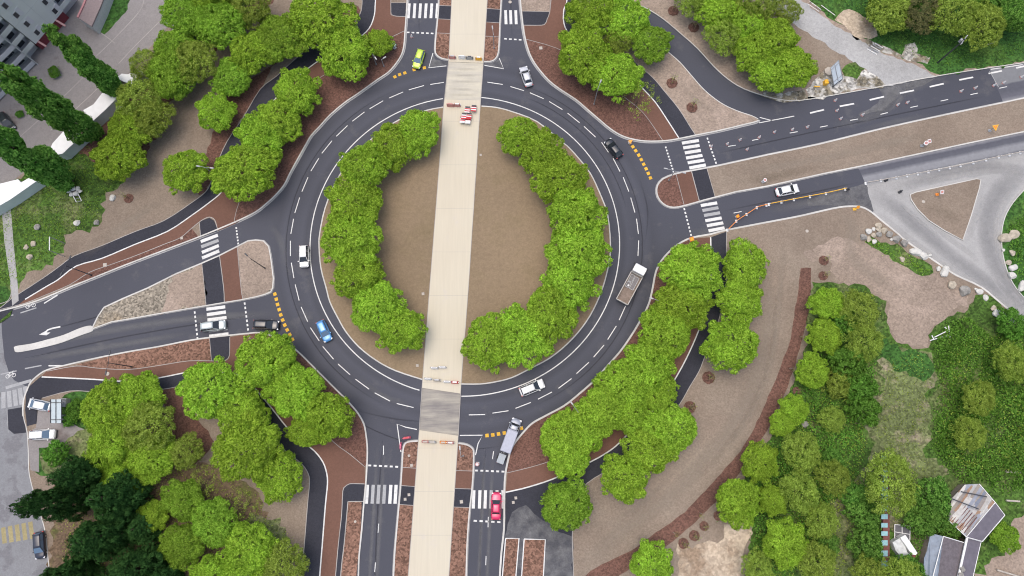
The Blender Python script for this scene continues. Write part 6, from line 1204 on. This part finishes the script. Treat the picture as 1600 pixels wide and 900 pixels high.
for a, b in (((1265,2),(1283,15)),((1283,8),(1305,24)),((1262,6),(1280,18))): m_ = MB(); m_.tube([G(*a, .6)-q, G(*b, .6)-q], .06, 5); m_.build('rail', M['white_p'], r)
for x, y in ((1267,3),(1276,10),(1284,12),(1295,18)): m_ = MB(); m_.tube([G(x, y, ZB)-q, G(x, y, .8)-q], .07, 5); m_.build('post', M['wood'], r)
r = empty('grate', G(1362, 76, ZB), 0, 'metal grate with parallel bars crossing the dirt road edge', 'grate'); q = r.location
for i in range(5): m_ = MB(); m_.tube([G(1354+i*3.2, 76-i*2.2, ZB+.1)-q, G(1370+i*2.4, 85-i*2.5, ZB+.1)-q], .09, 5); m_.build('bar', M['galv'] if i % 2 else M['white_p'], r)
# palm like dry plant
r = empty('dry_plant', G(1318, 622, ZB), 0, 'grey arching palm like plant in the undergrowth', 'plant')
for i in range(16):
    a = i*.62; m_ = MB(); L_ = 1.3+.4*math.sin(i*1.7); m_.tube([(0, 0, .3), (L_*.5*math.cos(a), L_*.5*math.sin(a), 1.6), (L_*math.cos(a+.1), L_*math.sin(a+.1), 1.4), (L_*1.35*math.cos(a+.2), L_*1.35*math.sin(a+.2), .9)], [.06, .07, .05, .02], 5); m_.build('frond', M['leaf_olive'], r)
# ------------------------------------------------------------------ white topped wall on the left
M['white_top'] = plain('white_waterproof_sheet', (.74, .75, .75), .6, var=.06, sc=.8); M['wall_side'] = plain('pale_grey_green_wall', (.55, .60, .58), .8, var=.08, sc=.6)
hw_ = 2.8
for i, (tl, l) in enumerate([([(0,287),(28,280),(33,285),(46,277.5),(60,281),(17,311),(0,321),(-60,356),(-60,318)],'white topped grey wall section at the left edge, above the lawn'),([(76,237),(82,224),(101,203),(110,197),(119,204),(128,212),(103,235),(98,240),(88,242)],'white topped grey wall section behind the lowest poplar'),([(130,172),(146,163),(159,146),(169,136),(180,139),(188,148),(164,172),(144,190),(137,184)],'white topped grey wall section between the poplar bases'),([(182,122),(190,115),(200,116),(216,108),(226,114),(206,131),(194,128)],'short white topped wall section under the hedge row tree'),([(268,42),(276,32),(284,38),(278,50),(270,52)],'small white topped wall piece at the street end')]):
    T_ = W(tl, hw_); cx = sum(p.x for p in T_)/len(T_); cy = sum(p.y for p in T_)/len(T_); r = empty('low_wall', (cx, cy, 0), 0, l, 'wall', 'white topped wall along the parking street'); q = Vector((cx, cy, 0))
    m_ = MB(); m_.prism([p-q for p in T_], hw_-.06, hw_); m_.build('white_cover', M['white_top'], r)
    m_ = MB(); m_.prism([(p-q)*.985 for p in T_], 0, hw_-.062); m_.build('wall_body', M['wall_side'], r)
# ------------------------------------------------------------------ huts
def hut(name, rp, walls, label, mats, th=.08):
    "rp: list of (picture polygon with heights) roof planes"
    pts = [G(x, y, z) for pl in rp for x, y, z in pl]; c_ = sum(pts, Vector())/len(pts); q = Vector((c_.x, c_.y, 0)); r = empty(name, q, 0, label, 'hut', 'huts in the lower right corner')
    for pl, mt in zip(rp, mats):
        P = [G(x, y, z)-q for x, y, z in pl]; n = len(P); m_ = MB()
        nn_ = (P[1]-P[0]).cross(P[2]-P[0]).normalized(); P = P if nn_.z > 0 else P[::-1]
        m_.add([p for p in P]+[p-Vector((0, 0, th)) for p in P], [tuple(range(n)), tuple(range(n, 2*n))[::-1]]+[((i+1) % n, i, i+n, (i+1) % n+n) for i in range(n)]); m_.build('roof', M[mt], r)
    P = [G(x, y, z)-q for x, y, z in walls]; m_ = MB(); cc_ = sum(P, Vector())/len(P); P = [cc_+(p-cc_)*.96 for p in P]; m_.prism(P, 0, min(w_[2] for w_ in walls)-.1); m_.build('wall', M['rust2'], r)
    return r, q
M['rust2'] = plain('hut_wood', (.22, .18, .15), .9, var=.2)
def sheet_roof(name, cs, nrm, sc):
    m, t, b = nodes(name); co = coord(t); m0 = t.nodes.new('ShaderNodeMapping'); m0.inputs['Rotation'].default_value = (0, 0, nrm); t.links.new(co, m0.inputs[0]); mp = t.nodes.new('ShaderNodeMapping'); mp.inputs['Scale'].default_value = (sc, sc*.13, 1); t.links.new(m0.outputs[0], mp.inputs[0])
    v = t.nodes.new('ShaderNodeTexVoronoi'); v.distance = 'CHEBYCHEV'; v.inputs['Scale'].default_value = 1; t.links.new(mp.outputs[0], v.inputs['Vector'])
    s = t.nodes.new('ShaderNodeSeparateColor'); t.links.new(v.outputs['Color'], s.inputs[0]); rr = ramp(t, s.outputs[0], [(i/len(cs), c_) for i, c_ in enumerate(cs)]); t.nodes[-1]
    for n_ in t.nodes:
        if n_.type == 'VALTORGB': n_.color_ramp.interpolation = 'CONSTANT'
    f = ramp(t, noise(t, co, 2.5, 4, .7), [(.3, (.8,)*3), (.7, (1.12,)*3)]); col = mix(t, 1, rr, f, 'MULTIPLY'); t.links.new(col, b.inputs['Base Color']); b.inputs['Roughness'].default_value = .7; return m
M['patch_roof'] = sheet_roof('patched_sheet_roof', [(.34,.34,.34),(.44,.43,.41),(.24,.26,.31),(.26,.23,.20),(.38,.37,.36),(.27,.17,.11),(.50,.49,.46),(.16,.18,.23),(.22,.20,.19),(.36,.35,.33)], .70, 2.2)
M['slate'] = plain('dark_felt_roof', (.125, .115, .14), .8, var=.15, sc=1); M['tarp'] = plain('blue_grey_tarp', (.17, .21, .27), .5, var=.18, sc=1.2); M['felt'] = plain('brown_grey_felt', (.12, .105, .115), .9, var=.2, sc=2)
r, q = hut('patched_hut', [[(1488,778,2.2),(1508,757,2.2),(1530,756,2.4),(1555,785,3.3),(1510,839,3.3),(1480,811,2.2)],[(1555,785,3.3),(1570,805,2.6),(1535,846,2.6),(1510,839,3.3)]], [(1488,778,2.1),(1508,757,2.1),(1530,756,2.1),(1570,805,2.1),(1535,846,2.1),(1510,839,2.1),(1480,811,2.1)], 'hut with patchwork roof of pale, rusty and blue sheets', ['patch_roof', 'slate'])
for a, b, l in (((1478,776,2.4),(1527,795,3.3),'lower dark pole lying across the patchwork roof'),((1500,768,2.5),(1540,776,3.2),'upper dark pole lying across the patchwork roof')):
    m_ = MB(); m_.tube([G(*a)+Vector((0,0,.3)), G(*b)+Vector((0,0,.3))], .10, 6); tag(m_.build('roof_pole', M['dark_steel']), l, 'pole', 'poles on the patchwork roof')
for a, b in (((1555,785,3.36),(1510,839,3.36)),((1530,756,2.46),(1555,785,3.36)),((1555,785,3.36),(1570,805,2.66)),((1570,805,2.66),(1535,846,2.66)),((1480,811,2.26),(1510,839,3.36)),((1510,839,3.36),(1535,846,2.66))):
    m_ = MB(); m_.tube([G(*a)-q, G(*b)-q], .07, 5); m_.build('roof_trim', M['white_p'], r)
for i in range(9):
    f = i/8; a = Vector((1484+ (1506-1484)*f*0+i*2.6, 803-i*0+i*3.2, 0)); m_ = MB(); a0 = (1492+i*2.2+0, 813+i*2.6*.9-0, 2.55+i*.06); b0 = (1513+i*.6, 796+i*3.3, 3.0); 
    if i < 6: m_.tube([G(1488+i*3.6, 814+i*3.6, 2.45+i*.14)-q+Vector((0,0,.1)), G(1508+i*3.6, 790+i*3.6, 2.5+i*.14)-q+Vector((0,0,.12))], .05, 4); m_.build('batten', M['rust'], r)
r, q = hut('tarpaulin_hut', [[(1474,838,3.0),(1502,846,2.5),(1507,849,2.4),(1488,1000,2.4),(1452,1000,3.0)],[(1474,838,3.0),(1452,1000,3.0),(1436,1000,2.0),(1444,872,2.0),(1448,862,2.0),(1449,858,2.0),(1454,833,2.2)]], [(1474,838,2),(1502,846,2),(1488,1000,2),(1436,1000,2),(1444,872,2),(1454,833,2)], 'hut with dark felt roof and sagging blue grey tarpaulin side', ['felt', 'tarp'])
for a, b in (((1474,838,3.06),(1458,900,3.06)),((1474,838,3.06),(1507,848,2.5))): m_ = MB(); m_.tube([G(*a)-q, G(*b)-q], .08, 5); m_.build('roof_trim', M['white_p'], r)
for x, y, l in ((1488,885,'upper grey sack on the dark felt roof'),(1486,893,'lower grey sack on the dark felt roof')):
    o = rock(x, y, 9, 'g', l, 'sacks on the felt roof'); o.location.z = 2.9; o['category'] = 'sack'; o.name = 'sack'
r, q = hut('lean_to_hut', [[(1511,840,2.7),(1533,846,2.2),(1500,1000,2.2),(1476,1000,2.7)]], [(1511,840,2),(1533,846,2),(1500,1000,2),(1476,1000,2)], 'long narrow lean to roof with white edge below the patchwork hut', ['slate'])
for a, b, w_ in (((1511,840,2.8),(1480,980,2.8),.22),((1533,846,2.26),(1507,960,2.26),.06),((1511,840,2.8),(1533,846,2.3),.07)): m_ = MB(); m_.tube([G(*a)-q, G(*b)-q], w_, 5); m_.build('roof_trim', M['white_p'], r)
# ------------------------------------------------------------------ apartment building (top left)
M['facade'] = plain('grey_green_facade', (.58, .60, .575), .85, var=.05, sc=.3); M['facade2'] = plain('pale_panel', (.56, .56, .58), .85, var=.05); M['balc'] = plain('balcony_concrete', (.48, .49, .48), .85, var=.08); M['red_base'] = plain('dark_red_wall', (.20, .035, .045), .8, var=.1); M['win'] = plain('window_glass', (.03, .035, .045), .15, var=0, spec=.7); M['blind'] = plain('roller_blind', (.30, .30, .34), .7, var=.05); M['roofm'] = plain('flat_roof', (.2, .2, .2), .9)
def facade_block(a, b, depth, h, label, name='apartment_building'):
    A, B = G(*a), G(*b); L = (B-A).length; ang = math.atan2((B-A).y, (B-A).x); r = empty(name, (A.x, A.y, ZB-.1), ang, label, 'building'); return r, L
SH = 2.85
# main face: x runs from the lower left corner to the upper right one; the building stands on the -? side
r, L = facade_block((71,81), (113,30), 12, 33, 'tall grey green apartment block at the top left with columns of small windows')
Hb = 34.0
sd = 1   # building body lies on +y (away from the parking)
m_ = MB(); m_.box((L/2, 6, SH/2+Hb/2), (L, 12, Hb-SH)); m_.build('wall', M['facade'], r)
m_ = MB(); m_.box((L/2, 6.3, SH/2), (L*.98, 11.4, SH)); m_.build('ground_floor', M['red_base'], r)
m_ = MB(); m_.box((L/2, 6, Hb+.15), (L+.4, 12.4, .3)); m_.build('flat_roof', M['roofm'], r)
nf = 11
for fl in range(nf):
    z = SH*(fl+1)+1.45
    for x, w_, pale in ((L*.22, .75, 1.0), (L*.86, .75, 1.0)):
        m_ = MB(); m_.box((x, -.03, z), (w_, .10, 1.25)); wd = m_.build('window', M['win'], r)
        m_ = MB(); m_.box((x, -.07, z+.68), (w_+.12, .10, .10)); m_.box((x, -.07, z-.68), (w_+.2, .16, .08)); m_.build('sill', M['balc'], wd)
        m_ = MB(); m_.box((x+(w_/2+.5), -.025, z), (.85, .05, 1.9)); m_.build('panel', M['facade2'], r)
m_ = MB()
for fl in range(0, nf, 2): m_.box((L/2, -.012, SH*(fl+1)), (L, .02, .05))
m_.box((L*.55, -.012, Hb/2+1), (.06, .02, Hb-SH)); m_.build('panel_joint', M['balc'], r)
for x0, n_ in ((-2.1, 'left'), (L+2.0, 'right')):
    m_ = MB(); m_.box((x0, 7.2, Hb/2), (4.0, 11, Hb)); m_.build('wing_wall', M['facade2'], r)
    for fl in range(nf):
        z = SH*(fl+1); m_ = MB(); m_.box((x0, .95, z), (3.9, 1.6, .18)); s2 = m_.build('balcony', M['balc'], r)
        m_ = MB(); m_.box((x0, .17, z+.55), (3.9, .10, 1.0)); m_.box((x0-1.9, .95, z+.55), (.1, 1.45, 1.0)); m_.box((x0+1.9, .95, z+.55), (.1, 1.45, 1.0)); m_.build('parapet', M['facade'], s2)
        m_ = MB(); m_.box((x0, 1.67, z+1.3), (2.6, .08, 2.0)); m_.build('window', M['win'], r)
for x, l_ in ((L*.72, 2.4), (L*.08, 2.0)):
    m_ = MB(); m_.box((x, -l_/2-.02, 2.75), (.35, l_, .25)); m_.build('canopy_beam', plain('pinkish_beam_%d' % int(x), (.42, .25, .24), .8), r)
# second block with balconies further left, set forward
r, L = facade_block((-70,232), (62,99), 12, 33, 'apartment block with stacked balconies behind the tall poplars at the left edge')
m_ = MB(); m_.box((L/2, 8.1, Hb/2), (L, 12, Hb)); m_.build('wall', M['facade'], r); m_ = MB(); m_.box((L/2, 8.1, Hb+.15), (L+.4, 12.4, .3)); m_.build('flat_roof', M['roofm'], r)
nb_ = 4
for k_ in range(nb_):
    x0 = L*(k_+.5)/nb_
    for sx in (-1, 1): m_ = MB(); m_.box((x0+sx*2.45, 1.0, Hb/2), (.22, 2.15, Hb)); m_.build('fin_wall', M['balc'], r)
    for fl in range(nf+1):
        z = SH*fl+.4; m_ = MB(); m_.box((x0, 1.1, z), (4.6, 1.8, .18)); s2 = m_.build('balcony', M['balc'], r); m_ = MB(); m_.box((x0, .18, z+.55), (4.6, .1, .95)); m_.build('parapet', M['facade2'], s2)
        m_ = MB(); m_.box((x0, 2.07, z+1.3), (3.0, .08, 2.0)); wd = m_.build('window', M['win'], r); m_ = MB(); m_.box((x0, 2.0, z+1.3), (.08, .06, 2.0)); m_.build('frame', M['white_p'], wd)
for (a, b, l) in (((89,113,.3),(66,95,2.8),0),((24,173,.3),(0,158,2.8),0)):
    pass
# entrance annex
T_ = W([(122,28),(133,4),(139,-25),(170,-25),(157,10),(143,41)], 3.0); q = T_[0]; r = empty('entrance_annex', (q.x, q.y, 0), 0, 'low entrance annex with pink edged roof between building and lawn', 'annex')
m_ = MB(); m_.prism([(p.x-q.x, p.y-q.y) for p in T_], 2.7, 3.0); m_.build('roof', plain('pinkish_roof', (.24, .19, .185), .9, var=.1), r)
m_ = MB(); m_.prism([((p.x-q.x)*.97, (p.y-q.y)*.97) for p in T_], 0, 2.695); m_.build('wall', M['balc'], r)
m_ = MB(); ribbon(m_, [p-q for p in (T_[0], T_[1], T_[2])], .35, 2.9, 3.25); m_.build('roof_edge', plain('pink_edge', (.42, .2, .2), .8), r)
